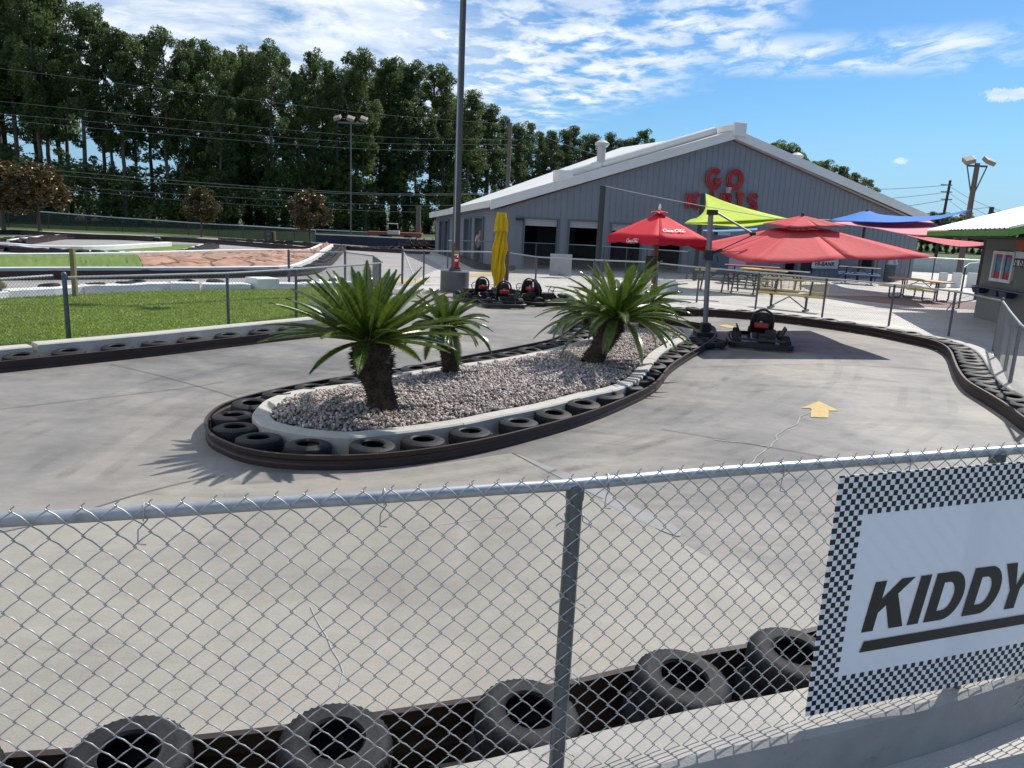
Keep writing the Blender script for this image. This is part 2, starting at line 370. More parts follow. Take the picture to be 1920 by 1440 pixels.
# ================================================================ barriers and tyres
def tyre_mesh(n, R=.225, w=.17, tread=False):
    r0 = R * .47; g = G()
    prof = [(r0, .012), (r0 * 1.16, 0), (R * .80, 0.004), (R * .95, .02), (R, .05), (R, w - .05), (R * .95, w - .02), (R * .80, w - .004), (r0 * 1.16, w), (r0, w - .012),
            (r0 * 1.05, w - .03), (R * .9, w - .045), (R * .9, .045), (r0 * 1.05, .03)]
    if tread:
        prof = [(r0, .012), (r0 * 1.08, 0), (r0 * 1.22, .006), (R * .72, 0), (R * .86, .006), (R * .955, .02), (R, .045), (R, w * .42), (R * .975, w * .44), (R * .975, w * .56), (R, w * .58), (R, w - .045), (R * .955, w - .02), (R * .86, w - .006), (R * .72, w), (r0 * 1.22, w - .006), (r0 * 1.08, w), (r0, w - .012),
                (r0 * 1.05, w - .03), (R * .9, w - .045), (R * .9, .045), (r0 * 1.05, .03)]
        def mod(k, i, r, z):
            if k % 2 and 5 <= i <= 12 and i not in (8, 9): return r - .009, z
            return r, z
        g.lathe(prof, n, mod=mod)
    else: g.lathe(prof, n)
    return g
TY_N = tyre_mesh(88, tread=True).build('old_tyre', m_tyre2, smooth=True, origin=(0, 0, 0))
TY_M = tyre_mesh(32).build('old_tyre', m_tyre, smooth=True, origin=(0, 0, 0))
TY_F = tyre_mesh(12, .26, .2).build('old_tyre', m_tyre, smooth=True, origin=(0, 0, 0))
used = set()
def push(p, path, d, ref):
    q = min(path, key=lambda a: (a.x - p[0]) ** 2 + (a.y - p[1]) ** 2); i = path.index(q); t = path[(i + 1) % len(path)] - path[i - 1]; t.z = 0; t.normalize(); n = Vector((t.y, -t.x, 0)) * ref
    s = (Vector((p[0], p[1], 0)) - Vector((q.x, q.y, 0))).dot(n)
    return Vector((p[0], p[1], 0)) + n * max(0, d - s)
def tyre(proto, p, z, label, group, tilt=(0, 0), sc=1):
    o = proto if proto.name not in used else proto.copy()
    if proto.name in used: COL.objects.link(o)
    used.add(proto.name)
    o.location = (p[0], p[1], z); o.rotation_euler = (tilt[0], tilt[1], random.uniform(0, 6.28)); o.rotation_mode = 'ZYX' if False else 'XYZ'
    o.rotation_euler = (Matrix.Rotation(tilt[0], 3, 'X') @ Matrix.Rotation(tilt[1], 3, 'Y') @ Matrix.Rotation(random.uniform(0, 6.28), 3, 'Z')).to_euler()
    o.scale = (sc,) * 3
    return tag(o, label, 'tyre', group)
def band_profile(h, t=.012, fl=.035):
    return [(-t / 2, 0), (-t / 2, h * .3), (-t / 2 - .012, h * .42), (-t / 2 - .012, h * .58), (-t / 2, h * .7), (-t / 2, h - .008), (-fl / 2, h - .008), (-fl / 2, h), (fl / 2, h), (fl / 2, h - .008), (t / 2, h - .008), (t / 2, h * .7), (t / 2 - .012, h * .58), (t / 2 - .012, h * .42), (t / 2, h * .3), (t / 2, 0)]
def band(path, h, label, closed=False, mat=None):
    return tag(G().sweep(path, band_profile(h), closed).build('steel_barrier', mat or m_brown), label, 'barrier')
def curb_profile(w, h, z0=0):
    b = .018
    return [(-w / 2, z0), (-w / 2, h - b), (-w / 2 + b, h), (w / 2 - b, h), (w / 2, h - b), (w / 2, z0)]

# --- foreground strip: band, tyres, kerb, slab, fence
band(resample(spline(near_band, 4), .15), .3, 'dark brown steel band behind the big tyres by the mesh fence')
tpx = [(-130, 1450, .03), (240, 1412, .06), (625, 1385, .10), (985, 1332, .12), (1275, 1268, .10), (1486, 1222, .05), (1640, 1180, 0), (1800, 1130, .02)]
tlab = ['worn tyre behind the mesh at the photo corner', 'dusty tyre with gritty hole, lowest tyre behind the mesh fence', 'big dusty tyre midway between the lowest tyre and fence post', 'dusty tyre directly behind the rusty fence post',
        'big dusty tyre whose rim overlaps the concrete kerb top', 'dusty tyre half hidden beside the checkered banner', 'dusty tyre behind the checkered banner', 'dusty tyre further along behind the checkered banner']
for (x, y, t), lb in zip(tpx, tlab):
    p = P(x, y, .385); tyre(TY_N, p, .235, lb, 'big tyres between kerb and band', (math.radians(5) , t), 1.0)
    tyre(TY_N, p + Vector((-.03, .05, 0)), .05, 'flat tyre carrying the ' + ('one on top, ' + lb[:0]) + 'by the mesh fence base', 'lower tyres of the kerbside stacks', (0, 0), .98)
curb_far = [P(x, y, .755) for x, y in ((-500, 1640), (0, 1545), (400, 1490), (740, 1448), (960, 1405), (1080, 1375), (1240, 1336), (1400, 1305), (1525, 1280), (1700, 1240), (1850, 1195), (1990, 1150), (2150, 1095), (2400, 1020))]
curb_far = [Vector((p.x, p.y, 0)) for p in curb_far]
cc = resample(spline(offset(curb_far, .12), 4), .15)
tag(G().sweep(resample(spline(offset(curb_far, -.065), 4), .15), curb_profile(.125, .56)).build('ledge', M('tan form board', (.30, .235, .16), .85, .2, 5, .2, 40)), 'narrow tan ledge between the big tyres and the kerb', 'ledge')
kerb = tag(G().sweep(cc, curb_profile(.24, .755, 0)).build('kerb_wall', m_curb2, bevel=0), 'low concrete kerb wall at the foot of the mesh fence', 'kerb')
inner = offset(cc, .121)
m_slab = concrete('walkway concrete', (.40, .385, .36), (.50, .48, .45), (.52, .50, .47), marks=False)
slabpts = [Vector((p.x, p.y, 0)) for p in inner] + [Vector((9, -6, 0)), Vector((-9, -6, 0))]
wk = sheet('walkway', slabpts, .54, m_slab)
wk2 = sheet('walkway', [Vector((p.x, p.y, 0)) for p in offset(cc, .42)] + [Vector((9, -6, 0)), Vector((-9, -6, 0))], .545, concrete('grey walk', (.20, .20, .205), (.26, .26, .26), (.24, .24, .24), marks=False))

# --- chain link
def chain_wires(path, z0, z1, a=.036, r=.0019, n=6, off=0.0, bend=True, knuckle=True, tex=None):
    pts = resample(path, a); pts = offset(pts, off); N = len(pts); K = int((z1 - z0) / a)
    V = []; Q = []
    ang = [2 * math.pi * k / n for k in range(n)]
    nrm = []
    for i in range(N):
        t = (pts[min(i + 1, N - 1)] - pts[max(i - 1, 0)]); t.z = 0; t.normalize(); nrm.append((t, Vector((t.y, -t.x, 0))))
    for i in range(N - 1):
        line = []
        for k in range(K + 1):
            side = (k + i) % 2; p = pts[i + side]; t, nx = nrm[i + side]
            z = z1 - k * a
            q = Vector((p.x, p.y, z)) + t * (.004 if side else -.004) * (1 if bend else 0)
            line.append(q + nx * (.0025 if side else -.0025))
            if bend and k < K:
                p2 = pts[i + 1 - side]; mdl = Vector(((p.x + p2.x) / 2, (p.y + p2.y) / 2, z - a / 2))
                line.append(mdl + nx * (.002 if side else -.002) + Vector((0, 0, .003)))
        if knuckle and (i % 2 == 0):
            side = i % 2; pass
        if knuckle and i % 2 == 1:          # twisted barb above the top diamond
            q = line[0]; line = [q + Vector((.004, .002, .012)), q + Vector((-.003, -.002, .005))] + line
        b = len(V)
        for j, q in enumerate(line):
            d = (line[min(j + 1, len(line) - 1)] - line[max(j - 1, 0)]).normalized(); x = d.cross(Vector((0, 1, 0))); x = x.normalized() if x.length > .01 else Vector((1, 0, 0)); y = d.cross(x)
            for A in ang: V.append(q + (x * math.cos(A) + y * math.sin(A)) * r)
        for j in range(len(line) - 1):
            for k in range(n):
                k2 = (k + 1) % n; Q.append((b + j * n + k, b + j * n + k2, b + (j + 1) * n + k2, b + (j + 1) * n + k))
    return np.array([tuple(v) for v in V]), np.array(Q)
def fence(path, posts, h, zb, label, rz=None, wr=.0026, n=3, pr=.03, rr=.021, group=None, mesh=True, matp=None, matr=None, capz=.05, side=.03, brace=None, zpost=None, a=.036, heavy=()):
    """chain-link fence: path of the rail (ground points), posts a list of ground points, h height above zb"""
    base = Vector((path[0][0], path[0][1], zb)); e = empty('chain_link_fence', base, label, 'fence', group)
    top = [Vector((p[0], p[1], zb + h)) for p in path]
    G().tube(top, rr, 12 if n > 4 else 8).build('top_rail', matr or m_steel, e, True)
    for i, p in enumerate(posts):
        k = 1.3 if i in heavy else 1
        zt = zb + h + (capz if k > 1 else -rr)
        g = G().tube([(p[0], p[1], zpost if zpost is not None else zb), (p[0], p[1], zt)], pr * k, 14 if n > 4 else 8)
        if k > 1: g.lathe([(.001, zt + .03), (pr * .9, zt + .02), (pr * k * 1.05, zt), (pr * k * 1.05, zt - .03), (.001, zt - .03)], 10, (p[0], p[1], 0), closed=False)
        else: g.tube([(p[0], p[1], zb + h - rr * 2.6), (p[0], p[1], zb + h - rr * .2)], pr * 1.12, 12)
        g.build('post', matp or m_post, e, True)
    if mesh:
        V, Q = chain_wires(top, zb + .03, zb + h + .028, a, wr, n, off=side, bend=n > 4, knuckle=n > 4)
        o = npmesh('mesh_fabric', V - np.array(tuple(base)), Q, m_wire if n > 4 else m_wire2, e)
    return e
# near fence, rail 0.74 m below the lens
rail = [P(x, y, 1.69) for x, y in ((-420, 1012), (-200, 990), (0, 975), (270, 960), (480, 945), (700, 933), (960, 915), (1077, 908), (1300, 888), (1500, 872), (1700, 855), (1870, 845), (1990, 832), (2150, 812), (2350, 790))]
rail = [Vector((p.x, p.y, 0)) for p in rail[:9]]; _d = (P(1870, 845, 1.69) - P(1480, 873.5, 1.69)); _d.z = 0
for _k in (.25, .6, 1.0, 1.6, 2.4, 3.5): rail.append(rail[8] + (_d * _k))
rails = resample(spline(rail, 4), .2)
def on_path(path, px, z):
    best = None
    for a, b in zip(path, path[1:]):
        for k in range(20):
            q = a.lerp(b, k / 20); v = RC.transposed() @ (Vector((q.x, q.y, z)) - CP)
            x = 960 + F * v.x / -v.z
            if best is None or abs(x - px) < best[0]: best = (abs(x - px), q.copy())
    return best[1]
pA = on_path(rails, 1077, 1.69); pB = on_path(rails, 1872, 1.69); pC = pA + (pA - pB); pD = pB + (pB - pA)
pC = on_path(rails, -330, 1.69)
m_postrust = M('galvanised post with rust run', (.12, .13, .135), .45, .2, 8, metal=.5, dirt=((.16, .08, .035), 3.5, .60))
nf = fence(rails, [pC, pA, pB, pD], 1.15, .54, 'galvanised mesh fence with shiny top rail in front of the track', wr=.0019, n=6, pr=.024, rr=.0175, side=.022, matp=m_postrust, zpost=.54)
g = G()
for x in (272, 722, 360 + 780, 1465, 1700, -150):       # tie wires round the rail
    q = on_path(rails, x, 1.69); t = Vector((.94, .33, 0)); nn = Vector((.33, -.94, 0))
    pts = [q + nn * (math.cos(a) * .022) + Vector((0, 0, 1.69 + math.sin(a) * .022)) + t * (a * .0012) for a in [k * math.pi / 6 for k in range(-2, 11)]]
    pts += [q + nn * .026 + Vector((0, 0, 1.655)) - t * .012, q + nn * .027 + Vector((0, 0, 1.62)) - t * .014, q + nn * .03 + Vector((0, 0, 1.617)) + t * .004]
    g.tube(pts, .0018, 5)
for z in (1.60, 1.35, 1.1, .85):
    for s in (-1, 1): g.tube([pA + Vector((s * .027, 0, z)), pA + Vector((s * .024, -.03, z - .01)), pA + Vector((s * .045, -.034, z - .02)), pA + Vector((s * .05, -.03, z - .028))], .0018, 5)
g.build('tie_wire', m_wire, nf)

# --- the checkered banner on the fence
def sheet_sign():
    a = on_path(rails, 1572, 1.69); b = on_path(rails, 1990, 1.69)
    n = Vector(((b - a).y, -(b - a).x, 0)).normalized(); a = a + n * .05; b = b + n * .05
    pl = Plane(a, b); 
    if pl.n.dot(n) < 0: pl.n = -pl.n
    u0, zt = pl.hit(1565, 893); u1b, zb = pl.hit(1517, 1341)
    u0 = (u0 + u1b) / 2; print('SIGN', u0, zt, zb, pl.L)
    W = 1.30; H = zt - zb; cell = .0192
    m, nn_, l, bs = newmat('checkered vinyl')
    tc = nn_.new('ShaderNodeTexCoord'); sx = nn_.new('ShaderNodeSeparateXYZ'); l.new(tc.outputs['UV'], sx.inputs[0])
    def mt(op, a_, b_=None):
        x = nn_.new('ShaderNodeMath'); x.operation = op
        for i, v in enumerate((a_, b_)):
            if v is None: continue
            if isinstance(v, (int, float)): x.inputs[i].default_value = v
            else: l.new(v, x.inputs[i])
        return x.outputs[0]
    fx = mt('FLOOR', mt('DIVIDE', sx.outputs[0], cell)); fy = mt('FLOOR', mt('DIVIDE', sx.outputs[1], cell))
    ck = mt('MODULO', mt('ADD', fx, mt('ADD', fy, 1000)), 2)
    nx = math.floor(W / cell) ; ny = math.floor(H / cell)
    b1 = mt('LESS_THAN', fx, 6); b2 = mt('GREATER_THAN', fx, nx - 7); b3 = mt('LESS_THAN', fy, 7); b4 = mt('GREATER_THAN', fy, ny - 8)
    bd = mt('MAXIMUM', mt('MAXIMUM', b1, b2), mt('MAXIMUM', b3, b4)); k = mt('MULTIPLY', ck, bd)
    mx = nn_.new('ShaderNodeMix'); mx.data_type = 'RGBA'; l.new(k, mx.inputs[0]); mx.inputs[6].default_value = (.90, .92, .95, 1); mx.inputs[7].default_value = (.012, .012, .012, 1)
    l.new(mx.outputs[2], bs.inputs['Base Color']); bs.inputs['Roughness'].default_value = .35
    tr = nn_.new('ShaderNodeBsdfTranslucent'); l.new(mx.outputs[2], tr.inputs['Color']); ms = nn_.new('ShaderNodeMixShader'); ms.inputs[0].default_value = .18
    l.new(bs.outputs[0], ms.inputs[1]); l.new(tr.outputs[0], ms.inputs[2]); l.new(ms.outputs[0], nn_['Material Output'].inputs['Surface'])
    e = empty('banner', pl.at(u0, zb), 'white checkered banner reading KIDDY hung on the mesh fence', 'banner')
    g = G(); q = [pl.at(u0, zb), pl.at(u0 + W, zb), pl.at(u0 + W, zt), pl.at(u0, zt)]
    g.add([*q] + [v + pl.n * .004 for v in q], [(3, 2, 1, 0), (4, 5, 6, 7), (0, 1, 5, 4), (2, 3, 7, 6), (1, 2, 6, 5), (3, 0, 4, 7)])
    o = g.build('panel', m, e); uv = o.data.uv_layers.new(name='UVMap')
    co = [(0, 0), (W, 0), (W, H), (0, H)] * 2
    for lp in o.data.loops: uv.data[lp.index].uv = co[lp.vertex_index]
    # lettering: map pixel corners onto the sheet
    m_ink = M('black print', (.012, .013, .010), .4, .1, 5)
    def hp(px, py): return pl.hit(px, py)
    L = G(); zo = [.0055]
    def put(pts):
        zo[0] += .00015; L.add([pl.at(u, z, zo[0]) for u, z in pts], [list(range(len(pts)))])
    K0 = hp(1612, 1185); K1 = hp(1626, 1092); base_u = K0[0]; base_z = K0[1]; hh = K1[1] - K0[1]
    D2 = hp(1786, 1140); 
    sh = .16
    def loc(x, y): return (base_u + (x + sh * y) * hh, base_z + y * hh)
    def stroke(pts): put([loc(x, y) for x, y in pts])
    w = .27
    # K
    stroke([(0, 0), (w, 0), (w, 1), (0, 1)]); stroke([(w, .36), (w, .64), (.62, 1), (.95, 1)]) ; stroke([(.36, .62), (.62, .72), (.98, 0), (.64, 0)])
    x = 1.08
    stroke([(x, 0), (x + w, 0), (x + w, 1), (x, 1)]); x += w + .13
    for _ in range(2):
        o_ = []; i_ = []
        for k in range(17):
            a_ = -math.pi / 2 + math.pi * k / 16
            o_.append((x + .42 + .42 * math.cos(a_), .5 + .5 * math.sin(a_))); i_.append((x + .38 + .20 * math.cos(a_), .5 + .29 * math.sin(a_)))
        o_ = [(x, 0)] + o_ + [(x, 1)]; i_ = [(x + w * .95, .21)] + i_ + [(x + w * .95, .79)]
        zo[0] += .00015
        L.add([pl.at(*loc(*p_), zo[0]) for p_ in o_ + i_], [(k, k + 1, len(o_) + k + 1, len(o_) + k) for k in range(len(o_) - 1)] + [(0, len(o_), 2 * len(o_) - 1, len(o_) - 1)])
        x += .84 + .12
    x -= .13
    stroke([(x + .30, 0), (x + .30 + w, 0), (x + .30 + w, .42), (x + .30, .42)]); stroke([(x + .30, .42), (x + .30 + w * .6, .42), (x + .28, 1), (x - .02, 1)]); stroke([(x + .40, .42), (x + .57, .42), (x + .93, 1), (x + .62, 1)])
    b0 = hp(1608, 1222); b1 = hp(1617, 1201)
    put([(b0[0], b0[1]), (u0 + W - .14, b0[1]), (u0 + W - .14, b1[1]), (b1[0], b1[1])])
    L.build('lettering', m_ink, e)
    g = G(); q = pl.hit(1609, 915); c = pl.at(q[0], q[1], .006); g.lathe([(.001, 0), (.0035, 0)], 12, (0, 0, 0)); g = G().tube([c, c + pl.n * .003], .004, 10)
    g.build('eyelet', m_steel, e)
sheet_sign()

# ================================================================ the planted island
isl_px = [(472, 779), (480, 790), (492, 797), (531, 807), (585, 815), (656, 819), (721, 813), (800, 804), (870, 793), (940, 778), (1021, 762), (1102, 741), (1162, 728), (1196, 712), (1212, 697), (1228, 676), (1248, 656), (1296, 628), (1290, 616), (1230, 606), (1170, 606), (1130, 618), (1111, 630), (1059, 646), (970, 666), (870, 681), (734, 701), (667, 716), (558, 730), (504, 746), (482, 762)]
CH = .19
isl = [P(x, y, CH) for x, y in isl_px]; isl = [Vector((p.x, p.y, 0)) for p in isl]
isl = resample(spline(isl, 6, True), .12, True)
# orientation: find inward side
def area(p): return sum(a.x * b.y - b.x * a.y for a, b in zip(p, p[1:] + p[:1])) / 2
INW = -1 if area(isl) > 0 else 1      # offset() goes to the right of travel
mid = offset(isl, INW * .10, True); innr = offset(isl, INW * .21, True)
kb = empty('island_kerb', (*isl[0].xy, 0), 'pale concrete kerb ring round the planted gravel island', 'kerb')
nseg = 9; m_ = len(mid)
for i in range(nseg):
    a, b = i * m_ // nseg, (i + 1) * m_ // nseg
    pts = [mid[k % m_] for k in range(a, b + 1)]
    pts[0] = pts[0].lerp(pts[1], .05); pts[-1] = pts[-1].lerp(pts[-2], .05)
    G().sweep(pts, curb_profile(.20, CH + random.uniform(-.006, .006), -.0), False).build('kerb_block', m_curb, kb)
def mound(x, y):
    d = min((q.x - x) ** 2 + (q.y - y) ** 2 for q in small_) ** .5
    return .115 * min(1, d / .5) ** .8
small_ = innr[::3]
bed = sheet('gravel_bed', innr, .145, M('gravel dirt', (.16, .13, .10), .95, .3, 20, .6, 60))
# gravel
def inside(p, poly):
    c = False; j = len(poly) - 1
    for i in range(len(poly)):
        if (poly[i].y > p[1]) != (poly[j].y > p[1]) and p[0] < (poly[j].x - poly[i].x) * (p[1] - poly[i].y) / (poly[j].y - poly[i].y) + poly[i].x: c = not c
        j = i
    return c
rg = np.random.default_rng(3)
x0, x1 = min(p.x for p in innr), max(p.x for p in innr); y0, y1 = min(p.y for p in innr), max(p.y for p in innr)
small = [innr[i] for i in range(0, len(innr), 3)]
pts = []
A = abs(area(innr)); want = int(A * 1250); print('island area', A, want)
while len(pts) < want:
    q = (rg.uniform(x0, x1), rg.uniform(y0, y1))
    if inside(q, small): pts.append(q)
pts = np.array(pts); n_ = len(pts)
oct_ = np.array([(1, 0, 0), (-1, 0, 0), (0, 1, 0), (0, -1, 0), (0, 0, 1), (0, 0, -1), (.6, .6, .5), (-.6, -.6, .4)], float)
octf = np.array([(0, 6, 4), (6, 2, 4), (2, 1, 4), (1, 7, 4), (7, 3, 4), (3, 0, 4), (2, 6, 5), (6, 0, 5), (1, 2, 5), (7, 1, 5), (3, 7, 5), (0, 3, 5)])
sz = rg.uniform(.012, .028, (n_, 1, 1)) * rg.uniform(.6, 1.25, (n_, 1, 3)); V = oct_[None] * sz * (1 + rg.uniform(-.25, .25, (n_, 8, 1)))
qr = rg.normal(size=(n_, 4)); qr /= np.linalg.norm(qr, axis=1)[:, None]; w, x, y, z = qr.T
Rm = np.stack([1 - 2 * (y * y + z * z), 2 * (x * y - z * w), 2 * (x * z + y * w), 2 * (x * y + z * w), 1 - 2 * (x * x + z * z), 2 * (y * z - x * w), 2 * (x * z - y * w), 2 * (y * z + x * w), 1 - 2 * (x * x + y * y)], 1).reshape(n_, 3, 3)
V = np.einsum('nij,nkj->nki', Rm, V)
sm = np.array([(q.x, q.y) for q in small_]); dd = np.sqrt(((pts[:, None, :] - sm[None]) ** 2).sum(2)).min(1); mz = .115 * np.minimum(1, dd / .5) ** .8
V += np.concatenate([pts, (.152 + mz)[:, None] + rg.uniform(0, .022, (n_, 1))], 1)[:, None, :]
g = G(); st_ = .09
for iy in range(int((y1 - y0) / st_) + 1):
    for ix in range(int((x1 - x0) / st_) + 1):
        cx, cy = x0 + ix * st_, y0 + iy * st_
        if inside((cx + st_ / 2, cy + st_ / 2), small_): g.add([(a, b, .147 + mound(a, b)) for a, b in ((cx, cy), (cx + st_, cy), (cx + st_, cy + st_), (cx, cy + st_))], [(0, 1, 2, 3)])
md_ = g.build('gravel_bed', bed.data.materials[0]); md_['kind'] = 'structure'
Fc = (np.arange(n_)[:, None, None] * 8 + octf[None]).reshape(-1, 3)
gm, gn, gl, gb = newmat('crushed gravel'); gg = gn.new('ShaderNodeNewGeometry'); rr_ = gn.new('ShaderNodeValToRGB')
rr_.color_ramp.elements[0].color = (.20, .18, .175, 1); rr_.color_ramp.elements[1].color = (.68, .64, .60, 1)
e1 = rr_.color_ramp.elements.new(.35); e1.color = (.31, .27, .25, 1); e2 = rr_.color_ramp.elements.new(.7); e2.color = (.44, .385, .36, 1); e3 = rr_.color_ramp.elements.new(.87); e3.color = (.50, .38, .33, 1)
gl.new(gg.outputs['Random Per Island'], rr_.inputs['Fac']); gl.new(rr_.outputs[0], gb.inputs['Base Color']); gb.inputs['Roughness'].default_value = .75
gv = npmesh('gravel', V.reshape(-1, 3) - np.array([x0, y0, 0]), Fc, gm, loc=(x0, y0, 0)); tag(gv, 'pinkish grey crushed stone filling the cycad island', 'gravel', kind='stuff')
ib_near = [(420, 853), (460, 868), (520, 878), (600, 882), (700, 879), (800, 868), (900, 850), (1000, 825), (1100, 795), (1175, 764), (1228, 735), (1255, 702), (1285, 680), (1318, 660), (1336, 646), (1341, 634)]
b1_ = [P(x, y, 0) for x, y in ib_near]
b2_ = [P(x, y, .11) for x, y in ((1334, 613), (1302, 607), (1256, 601), (1200, 596), (1140, 597), (1096, 602), (1070, 618), (1040, 637), (985, 650), (890, 668), (750, 695), (612, 716), (490, 741), (420, 763), (388, 790))]
ibp = b1_ + [Vector((p.x, p.y, 0)) for p in b2_] + [P(392, 835, 0)]
ibp = resample(spline(ibp, 6, True), .12, True)
IB = -1 if area(ibp) > 0 else 1
# tyres round it
it = [(1303, 640), (1291, 646), (1276, 655), (1259, 664), (1249, 673), (1239, 684), (1232, 696), (1224, 711), (1208, 727), (1172, 743), (1127, 761), (1060, 778), (983, 792), (882, 807), (793, 822), (698, 831), (577, 831), (485, 819), (441, 799), (430, 777), (472, 757), (527, 738), (585, 727), (649, 713), (729, 700), (779, 691), (845, 682), (908, 673), (956, 665), (994, 657), (1029, 648), (1054, 642), (1073, 634), (1086, 627), (1094, 619), (1100, 611)]
itw = []
for i, (x, y) in enumerate(it):
    zt = .160 + random.uniform(-.008, .012); back_ = 20 <= i <= 34; p = push(P(x, y, zt + (.01 if back_ else 0)), ibp, .262, IB); zt += .03 if back_ else 0; itw.append(p)
    tyre(TY_M, p, zt - .172, 'black tyre lying flat in the ring round the cycad island', 'tyres ringed round the cycad island', (random.uniform(-.05, .05), random.uniform(-.05, .05)), 1.03)
    if i % 2 == 0 or True:
        pass
for k in range(7):       # under the umbrella foot
    a = k / 7 * 6.28
    p = P(1324, 632, .2) + Vector((.27 * math.cos(a), .27 * math.sin(a), 0))
    tyre(TY_M, p, .03, 'black tyre packed round the foot of the grey umbrella pole', 'tyres round the umbrella pole foot', (0, 0), .72)
band(ibp, .15, 'dark brown steel band bent round the cycad island', True)

# ================================================================ right hand edge of the small track
band(resample(right_band, .15), .19, 'dark brown steel band curving past the single kart below the patio')
rt = offset(right_band, 0.0)
RS = 1 if (offset(right_band, .3)[20] - P(1500, 640)).length > (offset(right_band, -.3)[20] - P(1500, 640)).length else -1
tr_ = resample(offset(right_band, RS * .27), .455)
for p in tr_: tyre(TY_M, p, .02 + random.uniform(0, .02), 'black tyre lying flat behind the band below the patio fence', 'tyres along the patio edge of the track', (random.uniform(-.08, .08), random.uniform(-.05, .05)), 1)
rk = resample(offset(right_band, RS * .66), .2)
tag(G().sweep(rk, curb_profile(.26, .16)).build('kerb_wall', m_curb), 'pale concrete kerb under the patio fence behind the tyre row', 'kerb')
# patio fence
pf_px = [(1229, 556), (1306, 567), (1416, 580), (1541, 595), (1666, 611), (1778, 630), (1863, 658)]
pf = [P(x, y, 0) for x, y in pf_px]
fence(resample(spline(pf, 4), .4), pf, 1.10, .0, 'mesh fence between the small track and the bright patio', heavy=(6,), side=.03)
pr_ = [P(1863, 658), P(1873, 690), P(1890, 735), P(1935, 800), P(2040, 880)]
fence(pr_, [pr_[0].lerp(pr_[1], .33), pr_[0].lerp(pr_[1], .75), pr_[1].lerp(pr_[2], .5), pr_[2], pr_[3]], 1.10, 0, 'mesh fence running toward the viewer beside the banked tyre row', wr=.0017, a=.05)

# ================================================================ left edge of the small track
band(resample(left_band, .2), .165, 'dark brown steel band along the lawn kerb')
LS = 1 if offset(left_band, .3)[10].y > left_band[10].y else -1
for (x, y) in ((-230, 701), (-130, 688), (-40, 677), (48, 667), (137, 658), (230, 650), (303, 642), (375, 636), (447, 629), (513, 623), (572, 618), (625, 612), (668, 604), (697, 595)):
    p = P(x, y + 2, .17); p = push(p, left_band, .285, LS); tyre(TY_M, p, -.002 + random.uniform(0, .014), 'black tyre tucked between the lawn kerb and brown band', 'tyres along the lawn kerb', (random.uniform(-.06, .06), 0), 1.03)
lk = resample(offset(left_band, LS * .60), .2); n3 = len(lk)
kq = empty('lawn_kerb', (*lk[0].xy, 0), 'long pale concrete kerb between the lawn and the tyre row', 'kerb')
cut = 0
for i, p in enumerate(lk):
    v = RC.transposed() @ (Vector((p.x, p.y, .25)) - CP)
    if 960 + F * v.x / -v.z < 74: cut = i
G().sweep(lk[:cut + 1], curb_profile(.26, .25)).build('kerb_block', m_curb, kq)
G().sweep([lk[cut] .lerp(lk[cut + 1], .35)] + lk[cut + 1:], curb_profile(.26, .275)).build('kerb_block', m_curb, kq)
# lawn
m_lawn = M('mown lawn', (.10, .18, .02), .9, .22, 1.6, .5, 60, c2=(.15, .24, .03), dirt=((.20, .22, .07), 2.3, .66))
lkp = offset(left_band, LS * .73)
lawnp = lkp + [P(735, 540), P(640, 541), P(545, 546), P(310, 549), P(145, 556), P(0, 565), P(-400, 590), P(-900, 640)]
sheet('lawn', lawnp, .06, m_lawn)
def blades(poly, n, h, seed, name, label, z=.06, lo=(.10, .165, .02), hi=(.30, .38, .06), w=.010):
    r = np.random.default_rng(seed); xs = [p.x for p in poly]; ys = [p.y for p in poly]; o = []
    xa, xb, ya, yb = max(min(xs), -16), max(xs), min(ys), max(ys)
    while len(o) < n:
        q = (r.uniform(xa, xb), ya + (yb - ya) * r.random() ** 1.3)
        if inside(q, poly): o.append(q)
    o = np.array(o); a = r.uniform(0, 6.28, n); hh = h * r.uniform(.5, 1.3, n); ww = w * r.uniform(.7, 1.5, n); lx = r.normal(0, .5, (n, 2)) * hh[:, None]
    B = np.concatenate([o, np.full((n, 1), z)], 1); D = np.stack([np.cos(a) * ww, np.sin(a) * ww, 0 * a], 1)
    T = B + np.concatenate([lx, hh[:, None]], 1)
    V = np.stack([B - D, B + D, T], 1).reshape(-1, 3); Q = np.arange(3 * n).reshape(-1, 3)
    ob = npmesh(name, V - B[0], Q, leafmat(name + ' blades', lo, hi, .45, .5, 1.0), loc=tuple(B[0])); return tag(ob, label, 'grass', kind='stuff')
blades(lawnp, 90000, .035, 5, 'grass', 'short bright green grass on the lawn by the mesh fence')
# hollows with shade in the lawn: small turf lips
# fences on the lawn
m_fpost = M('dark galvanised post', (.11, .12, .14), .45, .2, 8, metal=.5)
gp = P(130, 645)
pg0 = P(0, 662); 
fence([P(-420, 700), P(-150, 676), P(0, 662), gp - Vector((.18, .02, 0))], [P(-420, 700), P(-150, 676)], 1.12, 0, 'mesh gate panel beside the capped lawn gate post', a=.03, matp=m_fpost)
f2 = [gp + Vector((.06, 0, 0)), P(429, 620), P(556, 602), P(712, 576)]
fence(f2, [gp, P(429, 620), P(556, 603), P(712, 576)], 1.08, .02, 'mesh fence along the lawn starting at the capped gate post', heavy=(0,), matp=m_fpost, capz=.06)
fence([P(542, 533), P(647, 531), P(700, 541), P(716, 560)], [P(542, 533), P(647, 531), P(706, 545)], 1.0, .0, 'short mesh fence run behind the tall cycad fronds', matp=m_fpost, heavy=(0, 1), capz=.05)
